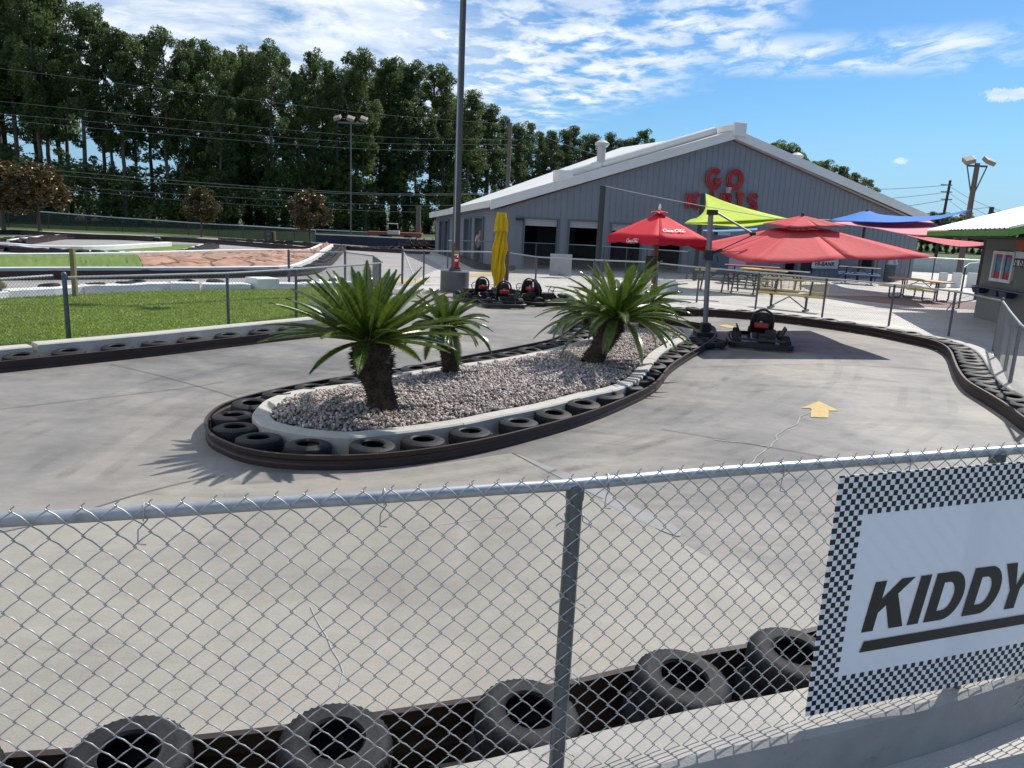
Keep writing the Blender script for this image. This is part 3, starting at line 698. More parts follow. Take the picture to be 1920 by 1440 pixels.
# ================================================================ cycads
m_scale = M('cycad trunk scales', (.030, .020, .015), .9, .4, 9, c2=(.12, .08, .052))
m_frond = leafmat('cycad frond', (.026, .056, .008), (.115, .165, .022), .30, .25, 3, .8)
m_dry = leafmat('dry cycad frond', (.16, .12, .07), (.30, .23, .14), .25, .8, 3)
m_fuzz = M('woolly cycad crown', (.32, .22, .10), .95, .2, 20)
def cycad(base, top, r0, rm, L, n, label, seed, dry=0, up=1.0, spread=(0, 360), fuzz=False, flat=.0, dr=(30, 38)):
    r = random.Random(seed); base = Vector(base); top = Vector(top)
    e = empty('cycad', base, label, 'cycad', 'cycads on the gravel island')
    ax = [base.lerp(top, t) + Vector((0, 0, 0)) for t in [k / 8 for k in range(9)]]
    rad = [r0 * .98, r0, r0 * .93, r0 * .9, (r0 + rm) / 2, rm * .97, rm, rm, rm * .6]
    g = G(); g.tube(ax, [q * .86 for q in rad], 16)
    H = (top - base).length; D = (top - base).normalized(); X = D.cross(Vector((0, 1, 0))).normalized(); Y = D.cross(X)
    nn = int(H * 2 * math.pi * rm / .0011)
    for k in range(nn):                                   # leaf-base scales
        t = k / nn; a = k * 2.39996; j = t * 8; i = min(7, int(j)); R = rad[i] + (rad[i + 1] - rad[i]) * (j - i)
        c = base.lerp(top, t); o = X * math.cos(a) + Y * math.sin(a); s = D.cross(o)
        l = r.uniform(.025, .05) * (1.8 if t > .55 else 1); w = r.uniform(.008, .014)
        p = c + o * R * .84; tip = p + (o * (1.0) + D * r.uniform(-.5, .7) + s * r.uniform(-.4, .4)) * l
        g.add([p - s * w - D * w * .5, p + s * w - D * w * .5, p + D * w, tip], [(0, 1, 3), (1, 2, 3), (2, 0, 3)])
    g.build('trunk', m_scale, e)
    def frond(az, el, LL, droop, mat, wid=.15, twist=0):
        g = G(); K = 22; P_ = []; d0 = Vector((math.cos(az) * math.cos(el), math.sin(az) * math.cos(el), math.sin(el)))
        p = top + Vector((math.cos(az), math.sin(az), 0)) * rm * .35; e2 = el; st = LL / K
        for k in range(K + 1):
            P_.append(p.copy()); t = k / K; e2 = el - droop * (t ** 1.35); p = p + Vector((math.cos(az) * math.cos(e2), math.sin(az) * math.cos(e2), math.sin(e2))) * st
        g.m = 1; g.tube(P_, [.008 * (1 - .75 * k / K) for k in range(K + 1)], 4, False); g.m = 0
        N = int(LL / .0135)
        for q in range(N):
            t = .10 + .9 * q / N; j = t * K; i = min(K - 1, int(j)); c = P_[i].lerp(P_[i + 1], j - i); T = (P_[i + 1] - P_[i]).normalized()
            S = T.cross(Vector((0, 0, 1))); S = S.normalized() if S.length > .05 else Vector((-math.sin(az), math.cos(az), 0)); U = S.cross(T)
            S2 = S * math.cos(twist) + U * math.sin(twist); U = S2.cross(T); S_ = S2
            ll = wid * (math.sin(math.pi * min(1, (t * .93 + .05))) ** .55) * r.uniform(.93, 1.05) * (1 if t < .8 else 1 - (t - .8) * 2.2)
            for sg in (-1, 1):
                d = (S_ * sg * .78 + T * (.45 + .35 * t) + U * .38).normalized(); w = T * .0072
                m = c + d * ll * .55 + U * .006; tip = c + d * ll - Vector((0, 0, .012)) + T * .01
                g.add([c - w, c + w, m + w * .95, m - w * .95, tip], [(0, 1, 2, 3), (3, 2, 4)])
        g.build('frond', [mat, m_rib], e)
    for k in range(n):
        az = math.radians(spread[0]) + k * 2.39996 + r.uniform(-.15, .15); t = (k + .5) / n
        el = math.radians(78 - 78 * (t ** .8) * up + flat) + r.uniform(-.08, .08)
        frond(az, el, L * r.uniform(.88, 1.06) * (.82 + .25 * t), math.radians(dr[0] + dr[1] * t) + r.uniform(-.10, .12), m_frond, .10 + .03 * r.random(), r.uniform(-.3, .3))
    for k in range(dry):
        frond(r.uniform(0, 6.28), math.radians(r.uniform(-10, 8)), L * .7, math.radians(r.uniform(60, 85)), m_dry, .09)
    if fuzz:
        g = G()
        for k in range(900):
            a = r.uniform(0, 6.28); q = rm * .5 * math.sqrt(r.random()); p = top + Vector((q * math.cos(a), q * math.sin(a), -.02 + r.uniform(0, .03)))
            d = Vector((r.uniform(-.5, .5), r.uniform(-.5, .5), 1)) * r.uniform(.04, .14); s = Vector((math.cos(a), math.sin(a), 0)) * .0025
            g.add([p - s, p + s, p + d], [(0, 1, 2)])
        g.build('woolly_bud', m_fuzz, e)
    return e
m_rib = M('frond midrib', (.16, .24, .05), .5, .15, 10)
def zfix(px, py, Y): return PY(px, py, Y)
c1 = P(720, 768, .24); t1 = PY(690, 640, c1.y + .02)
cycad(c1, t1, .175, .235, 1.09, 64, 'tall cycad with thick shaggy trunk by the rounded island nose', 11, dry=0, up=.98, fuzz=True, dr=(10, 16))
c2 = P(846, 702, .24); t2 = PY(836, 612, c2.y)
cycad(c2, t2, .125, .135, .72, 32, 'small slim cycad with drooping dry lower fronds in the middle', 21, dry=7, up=1.15)
c3 = P(1105, 684, .24); t3 = PY(1158, 598, c3.y + .35)
cycad(c3, t3, .17, .17, 1.3, 58, 'wide glossy cycad with a leaning trunk near the grey umbrella pole', 33, dry=4, up=1.05, dr=(24, 34))
c4 = P(1128, 640, .24); t4 = PY(1104, 588, c4.y + .1)
cycad(c4, t4, .13, .14, .75, 26, 'cycad leaning the other way behind the widest one', 44, dry=3, up=1.2)
c5 = P(1206, 618, .24); t5 = PY(1218, 572, c5.y + .1)
cycad(c5, t5, .12, .12, .72, 26, 'yellowing cycad at the back of the island by the umbrella pole', 55, dry=2, up=1.2)
# dry litter at the cycad feet
rl = random.Random(4); g = G()
for k in range(700):
    c = rl.choice([c1 + Vector((.15, -.2, 0)), c1, c3 + Vector((-.35, 0, 0)), c2 + Vector((.3, 0, 0)), c2, c3]); p = c + Vector((rl.gauss(0, .2), rl.gauss(0, .16), .02)); a = rl.uniform(0, 6.28)
    d = Vector((math.cos(a), math.sin(a), rl.uniform(0, .5))) * rl.uniform(.03, .09); s = Vector((-math.sin(a), math.cos(a), 0)) * .004
    g.add([p - s, p + s, p + d], [(0, 1, 2)])
tag(g.build('leaf_litter', m_dry), 'dry brown leaf scraps scattered round the cycad feet', 'leaf litter', kind='stuff')

# ================================================================ karts
m_kblack = M('kart black', (.011, .011, .012), .45, .2, 10)
m_kgrey = M('kart rail grey', (.04, .04, .044), .35, .2, 10, metal=.4)
m_kred = M('red tank', (.28, .012, .018), .35, .1, 10)
m_kmet = M('engine metal', (.22, .22, .22), .35, .3, 20, metal=.8)
def kart():
    e = empty('go_kart')
    # tray bumper: rounded oblong ring, wider at the rear wheels
    out = [(-.62, -.55), (-.45, -.86), (.45, -.86), (.62, -.55), (.62, .45), (.42, .92), (-.42, .92), (-.62, .45)]
    ring = spline([(x, y, 0) for x, y in out], 5, True)
    G().sweep(ring, [(-.02, .04), (-.03, .05), (-.03, .14), (-.02, .15), (.02, .15), (.03, .14), (.03, .05), (.02, .04)], True).build('bumper', m_kblack, e, True)
    G().sweep(offset(ring, -.06 if area(ring) < 0 else .06, True) if False else offset(ring, -.065 * (-1 if area(ring) > 0 else 1) * -1, True), [(-.012, .14), (-.012, .165), (.012, .165), (.012, .14)], True).build('bumper_rail', m_kgrey, e)
    G().box((0, .15, .075), (1.0, 1.3, .02)).build('floor_pan', m_kgrey, e)
    for sx, sy, r, w in ((-1, -.5, .16, .17), (1, -.5, .16, .17), (-1, .6, .14, .12), (1, .6, .14, .12)):
        R = Matrix.Rotation(math.pi / 2, 3, 'Y'); x = sx * .47
        wl = G().lathe([(r * .45, -w / 2), (r * .85, -w / 2), (r, -w / 2 + .03), (r, w / 2 - .03), (r * .85, w / 2), (r * .45, w / 2)], 22, (x, sy, r), R).build('wheel', m_tyre, e, True)
        G().lathe([(.001, w * .28), (r * .2, w * .32), (r * .44, w * .2), (r * .47, w * .45), (r * .47, -w * .45), (r * .44, -w * .2), (r * .2, -w * .32), (.001, -w * .28)], 16, (x, sy, r), R, closed=False).build('rim', m_kmet, wl)
    # seat: bucket with a tall rounded hoop back
    g = G(); pro = []
    rows = [(-.02, .20, .17, .02), (-.10, .17, .20, .0), (-.24, .22, .20, .03), (-.32, .42, .20, .05), (-.36, .60, .19, .06), (-.38, .74, .15, .04), (-.385, .80, .07, .02)]
    V = []
    for off_ in (0, .035):
        for y, z, hw, cv in rows:
            for k in range(9):
                u = -1 + k / 4; V.append((hw * u, y - off_ + cv * abs(u) ** 2 * 1.6, z - off_ * .3 + (.10 * abs(u) ** 3 if z < .4 else 0)))
    fs = []
    for s in (0, 63):
        for i in range(6):
            for k in range(8): q = s + i * 9 + k; fs.append((q, q + 1, q + 10, q + 9) if s else (q, q + 9, q + 10, q + 1))
    for i in range(6): fs += [(i * 9, i * 9 + 63, i * 9 + 72, i * 9 + 9), (i * 9 + 8, i * 9 + 17, i * 9 + 80, i * 9 + 71)]
    for k in range(8): fs += [(54 + k, 117 + k, 118 + k, 55 + k), (k, k + 1, k + 64, k + 63)]
    g.add(V, fs); st = g.build('seat', m_kblack, e, True)
    hoop = [(-.21, -.34, .22), (-.21, -.37, .5)] + [(-.21 * math.cos(a), -.40, .62 + .24 * math.sin(a)) for a in [k * math.pi / 10 for k in range(11)]] + [(.21, -.37, .5), (.21, -.34, .22)]
    G().tube(hoop, .028, 10).build('roll_hoop', m_kblack, e, True)
    # engine, tank, exhaust, guards
    g = G(); g.box((.10, -.60, .25), (.34, .26, .22)); g.box((.16, -.60, .40), (.2, .18, .10)); g.box((-.14, -.60, .27), (.12, .2, .16))
    for k in range(5): g.box((.10, -.735, .17 + k * .035), (.30, .02, .012))
    en = g.build('engine', m_kblack, e, bevel=.012)
    G().tube([(-.12, -.62, .34), (-.2, -.68, .34), (-.2, -.72, .24), (-.05, -.74, .2)], .028, 10).build('exhaust', m_kmet, en, True)
    tk = G(); tk.box((-.02, -.53, .52), (.28, .17, .12)); tk.build('fuel_tank', m_kred, e, bevel=.03)
    G().lathe([(.001, .62), (.03, .62), (.035, .60), (.035, .57)], 14, (-.03, -.53, 0), closed=False).build('fuel_cap', m_kmet, e, True)
    for s in (-1, 1):
        g = G(); R = Matrix.Rotation(s * math.radians(22), 3, 'Y'); g.box((s * .44, -.18, .34), (.035, .42, .26), R=R); g.build('side_guard', m_kblack, e, bevel=.01)
    g = G(); g.box((0, -.78, .22), (.9, .03, .05)); g.box((.02, -.80, .26), (.12, .012, .05)); g.build('rear_bar', m_kgrey, e)
    g = G(); g.tube([(.145 * math.cos(a), .22 + .05 * math.sin(a), .48 + .135 * math.sin(a)) for a in [k * math.pi / 9 for k in range(18)]], .014, 8, closed=True)
    g.tube([(0, .22, .48), (0, .5, .16)], .014, 8); g.tube([(-.14, .22, .48), (.14, .22, .48)], .01, 6); g.build('steering_wheel', m_kblack, e, True)
    g = G(); g.box((0, .72, .24), (.42, .3, .12), R=Matrix.Rotation(math.radians(-25), 3, 'X')); g.build('nose_cone', m_kblack, e, bevel=.03)
    return e
K0 = kart()
kd = {}
def place_kart(p, rz, label, group, first=[True], sc=1):
    o = K0 if first[0] else copy_tree(K0); first[0] = False
    o.location = (p[0], p[1], .005); o.rotation_euler = (0, 0, rz); o.scale = (sc * .9, sc * .9, sc * .80)
    return tag(o, label, 'kart', group)
gk = 'go-karts parked on the small track'
place_kart(P(1426, 648, 0) + Vector((0, .15, 0)), math.radians(-14), 'single black kart with red tank parked in the umbrella shade', gk, sc=1.12)
place_kart(P(938, 574, 0) + Vector((0, .2, 0)), math.radians(14), 'front kart of the three parked by the yellow umbrella', gk)
place_kart(P(893, 568, 0) + Vector((0, .7, 0)), math.radians(22), 'rear kart beside the concrete pole footing', gk)
place_kart(P(980, 570, 0) + Vector((0, .7, 0)), math.radians(26), 'rear kart under the yellow umbrella, cycad side', gk)
place_kart(P(1022, 574, 0) + Vector((0, .5, 0)), math.radians(-60), 'low kart half hidden by the wide cycad fronds', gk)
0 and place_kart(P(820, 556, 0) + Vector((0, .9, 0)), math.radians(35), 'kart mostly hidden behind fronds next to the concrete footing', gk)

# ================================================================ umbrellas
m_red = M('faded red canvas', (.66, .075, .085), .8, .08, 1.5, .5, 7, trans=.2)
m_coke = M('bright red canvas', (.72, .012, .035), .75, .06, 3, .1, 200, trans=.2)
m_yc = M('yellow canvas', (.72, .48, .01), .8, .07, 4, .1, 200, trans=.2)
m_grey = M('grey powder coat', (.19, .185, .195), .45, .06, 4)
m_logo = M('white print', (.85, .82, .82), .7, .05, 5)
def panel(g, a, b, c, sag=.0, n=6):
    """one cloth gore: apex a, rim b-c, sagging slightly between the ribs"""
    a, b, c = Vector(a), Vector(b), Vector(c); V = []; fs = []
    for i in range(n + 1):
        t = i / n; l, r = a.lerp(b, t), a.lerp(c, t)
        for k in range(n + 1):
            u = k / n; p = l.lerp(r, u); p.z -= sag * 4 * u * (1 - u) * t; V.append(p)
    for i in range(n):
        for k in range(n): q = i * (n + 1) + k; fs.append((q, q + 1, q + n + 2, q + n + 1))
    g.add(V, fs)
def solid(o, t=.006):
    md = o.modifiers.new('s', 'SOLIDIFY'); md.thickness = t; md.offset = 0; return o
# the big faded red cantilever umbrella
base = P(1322, 620, .12); base.z = 0
ru = empty('cantilever_umbrella', base, 'big faded red square umbrella hung from a grey side pole', 'umbrella')
ptop = PY(1333, 398, base.y - .05); 
G().tube([base + Vector((0, 0, .02)), ptop], .058, 4).build('pole', m_grey, ru)
g = G(); g.box(base + Vector((0, 0, .06)), (.45, .45, .1)); g.box(base + Vector((0, 0, .2)), (.2, .2, .2)); g.build('base', m_black, ru, bevel=.02)
g = G(); g.beam(ptop + Vector((-.08, 0, .0)), ptop + Vector((.14, 0, .0)), .13, .11); g.build('pole_cap', m_black, ru, bevel=.01)
apx = PY(1505, 404, 17.2); Fc_ = PY(1414, 492, 15.2); Rc = PY(1753, 481, 16.3); Lc = PY(1291, 461, 18.6); Bc = PY(1600, 446, 20.4)
att = PY(1411, 441, 16.75)
crn = [Fc_, Rc, Bc, Lc]; rim = []
for a, b in zip(crn, crn[1:] + crn[:1]):
    m = a.lerp(b, .5); m = m + (m - Vector((apx.x, apx.y, m.z))) * -.03 + Vector((0, 0, .015)); rim += [a, m]
g = G(); vt = apx - Vector((0, 0, .16))
for a, b in zip(rim, rim[1:] + rim[:1]):
    n = 6; V = []; fs = []
    for i in range(n + 1):
        t = .20 + .8 * i / n; l, r = vt.lerp(a, t), vt.lerp(b, t)
        for k in range(n + 1): u = k / n; p = l.lerp(r, u); p.z -= .05 * 4 * u * (1 - u) * t; V.append(p)
    for i in range(n):
        for k in range(n): q = i * (n + 1) + k; fs.append((q, q + 1, q + n + 2, q + n + 1))
    g.add(V, fs)
solid(g.build('canopy', m_red, ru, True))
g = G(); vr = [apx.lerp(a, .33) + Vector((0, 0, .06)) for a in rim]
for a, b in zip(vr, vr[1:] + vr[:1]): panel(g, apx, a, b, .02)
solid(g.build('vent_flap', m_red, ru, True))
g = G()
for a in rim: g.tube([vt - Vector((0, 0, .05)), a - Vector((0, 0, .012))], .012, 5)
g.tube([apx + Vector((0, 0, .05)), vt - Vector((0, 0, .3))], .03, 8); g.build('rib', m_grey, ru)
G().lathe([(.001, .07), (.03, .06), (.04, 0), (.001, -.02)], 12, apx, closed=False).build('finial', m_black, ru, True)
g = G(); g.tube([ptop + Vector((.12, 0, 0)), att + Vector((0, 0, .03))], .022, 8); g.build('arm', m_grey, ru)
g = G(); g.tube([PY(1352, 468, 17.0), att], .012, 6); g.build('strut', m_black, ru)
g = G(); g.box(att + Vector((0, 0, .03)), (.12, .10, .07)); g.build('bracket', m_black, ru, bevel=.01)
hb = PY(1328, 478, base.y - .1)
g = G(); g.box(hb, (.17, .2, .22)); g.beam(hb + Vector((-.12, -.05, -.02)), hb + Vector((.27, -.05, .13)), .05, .06); g.tube([hb + Vector((.16, -.1, 0)), hb + Vector((.2, -.12, -.14))], .014, 6); g.build('crank_housing', m_black, ru, bevel=.012)
# red umbrella with white script
ub = Vector((PY(1226, 520, 18.2).x, 18.2, 0))
cu = empty('patio_umbrella', ub, 'bright red round umbrella with white script lettering and white finial', 'umbrella')
ap = PY(1229, 397, 18.2); zr = PY(1229, 444, 18.2).z; R_ = 1.29
rim = [Vector((ub.x + R_ * math.cos(a), 18.2 + R_ * math.sin(a), zr)) for a in [math.radians(-98.6 + 60 * k) for k in range(6)]]
apc = Vector((ub.x, 18.2, ap.z)); g = G()
for a, b in zip(rim, rim[1:] + rim[:1]): panel(g, apc - Vector((0, 0, .02)), a, b, .03)
cn = solid(g.build('canopy', m_coke, cu, True))
g = G()
for a, b in zip(rim, rim[1:] + rim[:1]):
    n = 8; V = []
    for k in range(n + 1):
        p = a.lerp(b, k / n); V += [p + Vector((0, 0, -.03 * 4 * k / n * (1 - k / n))), p + Vector((0, 0, -.15 - .02 * math.sin(k * 2.2)))]
    g.add(V, [(2 * k, 2 * k + 2, 2 * k + 3, 2 * k + 1) for k in range(n)])
solid(g.build('valance', m_coke, cu))
g = G(); vr = [apc.lerp(a, .17) + Vector((0, 0, .055)) for a in rim]
for a, b in zip(vr, vr[1:] + vr[:1]): panel(g, apc + Vector((0, 0, .03)), a, b, -.04)
solid(g.build('vent_cap', m_coke, cu))
G().lathe([(.001, .16), (.02, .13), (.035, .07), (.03, .02), (.012, -.0), (.012, -.04)], 14, apc + Vector((0, 0, .03)), closed=False).build('finial', m_logo, cu, True)
mp_ = M('wooden umbrella pole', (.26, .13, .075), .7, .2, 5, .2, 30)
G().tube([ub, apc], .055, 12).build('pole', mp_, cu, True)
g = G()
for a in rim: g.tube([apc - Vector((0, 0, .08)), a - Vector((0, 0, .02))], .012, 5)
g.build('rib', mp_, cu)
g = G(); g.box(PY(1220, 492, 18.1), (.24, .12, .30)); g.build('control_box', M('brown box', (.06, .04, .035), .6, .2, 10), cu, bevel=.01)
G().lathe([(.001, .06), (.3, .05), (.33, 0)], 20, ub, closed=False).build('base', m_black, cu, True)
# white script on two gores and the valance: hand-drawn strokes
SCRIPT = [  # C o c a - C o l a , x to the right, y up, in letter heights
    [(.95, .78), (.82, .98), (.55, .96), (.25, .65), (.12, .25), (.25, -.02), (.55, .0), (.85, .22)], [(.95, .78), (.86, .66), (.8, .74)],
    [(1.12, .12), (1.0, .3), (1.08, .52), (1.25, .5), (1.3, .28), (1.18, .08), (1.08, .14)], [(1.28, .42), (1.45, .46)],
    [(1.78, .44), (1.66, .52), (1.5, .38), (1.46, .14), (1.62, .04), (1.8, .16)], [(2.22, .42), (2.08, .52), (1.92, .34), (1.92, .1), (2.04, .08), (2.2, .34), (2.26, .44), (2.18, .12), (2.3, .06), (2.42, .18)],
    [(2.45, .34), (2.75, .38)], [(3.55, .78), (3.42, .98), (3.15, .96), (2.9, .65), (2.8, .25), (2.92, -.02), (3.2, .0), (3.5, .22)], [(3.1, .96), (3.5, 1.12), (4.1, 1.05), (4.9, 1.12), (5.2, .95)],
    [(3.72, .12), (3.6, .3), (3.68, .52), (3.85, .5), (3.9, .28), (3.78, .08), (3.68, .14)], [(4.0, .12), (4.15, .6), (4.3, .98), (4.2, 1.02), (4.08, .6), (4.1, .1), (4.24, .06), (4.35, .18)],
    [(4.78, .42), (4.64, .52), (4.48, .34), (4.48, .1), (4.6, .08), (4.76, .34), (4.82, .44), (4.76, .12), (4.88, .06), (5.1, .2)], [(.6, -.02), (.9, -.16), (1.8, -.12), (2.6, -.2)]]
def script(par, o, ex, ey, nrm, w):
    """strokes written on a plane at o with unit vectors ex, ey scaled to one letter height"""
    g = G(); hgt = ey.length
    for q, st in enumerate(SCRIPT):
        pts = spline([(x, y, 0) for x, y in st], 4); a = [];
        for i, p in enumerate(pts):
            d = pts[min(i + 1, len(pts) - 1)] - pts[max(i - 1, 0)]; d.normalize(); s = Vector((d.y, -d.x, 0)); ww = w * (.55 + .6 * abs(d.y)) * (.6 if i in (0, len(pts) - 1) else 1)
            for sg in (-1, 1):
                c = p + s * sg * ww; a.append(o + ex * (c.x + .18 * c.y) + ey * c.y + nrm * (.010 + q * .0003))
        g.add(a, [(2 * i, 2 * i + 1, 2 * i + 3, 2 * i + 2) for i in range(len(pts) - 1)])
    g.build('script_lettering', m_logo, par)
b0, b1 = rim[0], rim[1]
def gore(a_, b_, u0_, t0_, h, side=1):
    ex0 = (b_ - a_).normalized(); e1 = (apc - a_.lerp(b_, .5)).normalized(); ey0 = (e1 - ex0 * e1.dot(ex0)).normalized(); nn = ex0.cross(ey0)
    if nn.z < 0: nn = -nn
    o = a_.lerp(b_, u0_) + ey0 * t0_
    script(cu, o, ex0 * h, ey0 * h, nn, .085)
# gore facing the camera to the right of the seam, ends up around pixel x 1228-1277
gore(rim[0], rim[1], .20, .30, .115)
a_, b_ = rim[5], rim[0]; ex0 = (b_ - a_).normalized()
script(cu, a_.lerp(b_, .38) + Vector((0, 0, -.12)), ex0 * .058, Vector((0, 0, .068)), Vector((ex0.y, -ex0.x, 0)) , .09)
# closed yellow umbrella
yb = P(934, 552, 0); ye = empty('closed_umbrella', yb, 'folded bright yellow umbrella hanging from a grey pole', 'umbrella')
ytop = PY(934, 400, yb.y); zt = ytop.z
g = G(); prof = []; n = 60; lev = 26; V = []; rnd = random.Random(3)
ph = [rnd.uniform(0, 6.28) for _ in range(6)]
for i in range(lev + 1):
    t = i / lev; z = zt - t * (zt - .30)
    R0 = [.06, .15, .16, .155, .15, .145, .16, .19, .20, .185, .175, .17, .19, .185, .16, .12][min(15, int(t * 15.9))]; R1 = [.06, .15, .16, .155, .15, .145, .16, .19, .20, .185, .175, .17, .19, .185, .16, .12][min(15, int(t * 15.9) + 1)]
    f = t * 15.9 - int(t * 15.9); R = R0 + (R1 - R0) * f; tw = t * .9
    cx = yb.x + .02 * math.sin(t * 7) + (-.03 * t)
    for k in range(n):
        a = 2 * math.pi * k / n; rr = R * (1 + .20 * math.sin(8 * (a + tw)) + .10 * math.sin(13 * a + 5 * t + ph[0]) + .06 * math.sin(21 * a - 9 * t + ph[1]))
        V.append((cx + rr * math.cos(a), yb.y + rr * .8 * math.sin(a), z + .03 * math.sin(5 * a) * t * (1 if i == lev else 0) - (.10 * abs(math.sin(4 * a)) if i == lev else 0)))
g.add(V, [(i * n + k, i * n + (k + 1) % n, (i + 1) * n + (k + 1) % n, (i + 1) * n + k) for i in range(lev) for k in range(n)] + [tuple(range(n))])
g.build('folded_canopy', m_yc, ye, True)
g = G(); V = []
for i in range(7):
    t = i / 6; R = .13 + .07 * t; z = zt + .03 - t * .52
    for k in range(n): a = 2 * math.pi * k / n; rr = R * (1 + .12 * math.sin(8 * a)); V.append((yb.x + rr * math.cos(a), yb.y + rr * .85 * math.sin(a), z - (.05 * abs(math.sin(4 * a)) if i == 6 else 0)))
g.add(V, [(i * n + k, i * n + (k + 1) % n, (i + 1) * n + (k + 1) % n, (i + 1) * n + k) for i in range(6) for k in range(n)] + [tuple(range(n))]); g.build('vent_flap', m_yc, ye, True)
pp = P(948, 549, 0); G().tube([pp, Vector((pp.x, pp.y, PY(948, 470, pp.y).z + .0))], .075, 14).build('pole', m_post, ye, True)
G().tube([yb + Vector((0, 0, .1)), Vector((yb.x, yb.y, zt + .04))], .03, 8).build('mast', m_grey, ye, True)

# ================================================================ lamp pole with the concrete footing
fb = P(852, 546, 0); fe = empty('pole_footing', fb, 'round grey concrete footing at the base of the tall lamp pole', 'footing')
Zf = fb.y; zt = PY(852, 507, Zf).z; rf = 26 / F * Zf * 1.03
m_foot = M('dark cast concrete', (.12, .12, .115), .85, .2, 3, .4, 50, dirt=((.2, .19, .17), 5, .6))
G().lathe([(.001, 0), (rf, 0), (rf, zt - .03), (rf - .03, zt), (.001, zt)], 40, fb, closed=False).build('footing', m_foot, fe, True)
fc = Vector((fb.x, fb.y, zt)); tp = PY(866, 0, Zf); top = fc + (Vector((fc.x, fc.y, tp.z + 2.2)) - fc)
le = empty('lamp_pole', fc, 'tall dark square lamp pole rising out of the picture', 'lamp pole')
m_lp = M('dark bronze pole', (.085, .075, .07), .5, .12, 4, metal=.2)
g = G(); g.tube([fc + Vector((0, 0, .03)), top], [.125, .08], 4); g.build('shaft', m_lp, le)
g = G(); g.box(fc + Vector((0, 0, .02)), (.36, .36, .035), rz=.1)
for a in (-1, 1):
    for b in (-1, 1): g.tube([fc + Vector((a * .14, b * .14, .0)), fc + Vector((a * .14, b * .14, .09))], .016, 6)
g.build('base_plate', m_lp, le)
g = G(); g.beam(top + Vector((-.8, 0, -.05)), top + Vector((.8, 0, -.05)), .08, .08); g.box(top + Vector((-.8, -.1, 0)), (.5, .4, .22)); g.box(top + Vector((.8, -.1, 0)), (.5, .4, .22)); g.build('lamp_head', m_grey, le)
g = G(); g.tube([PY(862, 40, Zf - .12), PY(852, 455, Zf - .16)], .016, 6); g.build('conduit', m_steel, le)
ex = PY(856, 486, Zf - .2); xe = empty('fire_extinguisher', ex, 'red fire extinguisher in a case on the lamp pole', 'fire extinguisher')
G().lathe([(.001, -.2), (.075, -.2), (.08, -.18), (.08, .06), (.06, .1), (.03, .12), (.03, .16), (.001, .16)], 16, ex + Vector((0, 0, -.03)), closed=False).build('cylinder', M('extinguisher red', (.45, .01, .015), .3, .05, 5), xe, True)
g = G(); g.box(ex + Vector((0, -.085, -.03)), (.1, .004, .07)); g.box(ex + Vector((0, -.06, .14)), (.13, .06, .05)); g.build('label', m_logo, xe)
g = G(); g.box(ex + Vector((.0, -.02, .22)), (.14, .12, .07)); g.build('bracket_cap', M('orange plastic', (.55, .22, .04), .5), xe, bevel=.01)
g = G(); g.tube([ex + Vector((0, 0, .15)), ex + Vector((.08, 0, .3)), ex + Vector((.16, 0, .29))], .012, 6); g.build('handle', m_black, xe)

# ================================================================ timber marker posts on the lawn
m_tim = M('treated green timber', (.20, .17, .07), .85, .2, 8, .3, 60)
def bxpost(px, py, ptop, w, label):
    p = P(px, py, .0); z = PY(px, ptop, p.y).z
    e = G().box((p.x, p.y, z / 2), (w, w, z)).build('timber_post', m_tim, bevel=.006); tag(e, label, 'post', 'timber posts on the lawn')
bxpost(142, 560, 466, .10, 'square timber post standing on the lawn behind the gate post')
bp_ = P(0, 556, 0); e = empty('bollard', bp_, 'short dark post with a round wooden cap at the lawn edge', 'bollard')
G().tube([bp_, bp_ + Vector((0, 0, .38))], .05, 10).build('post', m_post, e, True)
G().lathe([(.001, .1), (.05, .08), (.085, .02), (.085, -.03), (.04, -.09), (.001, -.1)], 16, PY(6, 534, bp_.y), closed=False).build('cap', m_wood, e, True)
# ================================================================ the kart hall
m_wall = M('blue grey ribbed metal', (.195, .210, .235), .55, .05, .8, metal=.1, dirt=((.165, .178, .20), 1.3, .58))
m_wall2 = M('slate metal', (.10, .125, .155), .5, .06, 1)
m_roof = M('white metal roof', (.66, .65, .62), .5, .05, 1)
m_trim = M('red trim', (.22, .05, .045), .5)
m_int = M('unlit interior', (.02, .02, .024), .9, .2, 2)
m_shut = M('roller shutter', (.42, .41, .40), .5, .05, 5)
pN = P(922, 503, 0); pR_ = P(1704, 524, 0); gp_ = Plane(pN, pR_)
def gu(px, py): return gp_.hit(px, py)
uL, zL = 0.0, gu(930, 384)[1]; uR, zR = gp_.L, gu(1700, 408)[1]; uP, zP = gu(1372, 252)
print('HALL', gp_.L, zL, zR, uP, zP, pN, pR_)
class ZT:
    k = [uP]
    def __call__(s, u): return zL + (zP - zL) * (u - uL) / (uP - uL) if u <= uP else zP + (zR - zP) * (u - uP) / (uR - uP)
zt_ = ZT()
hall = empty('kart_hall', pN, 'large slate grey metal hall with red GO KARTS letters on its gable', 'building')
def hol(x0, y0, x1, zb=0):
    a, z = gu(x0, y0); b, _ = gu(x1, y0); return (a, b, zb, z)
doors = [hol(983, 410, 1047), hol(1067, 414, 1124), hol(1146, 420, 1206), hol(1228, 424, 1282)]
dr2 = hol(1592, 452, 1618); openR = hol(1616, 452, 1646, .6); dk = hol(1476, 446, 1500)
g = G(); holes = doors + [openR, dk]; wallmesh(g, gp_, 0, gp_.L, 0, zt_, holes, 0, .2)
u = .15
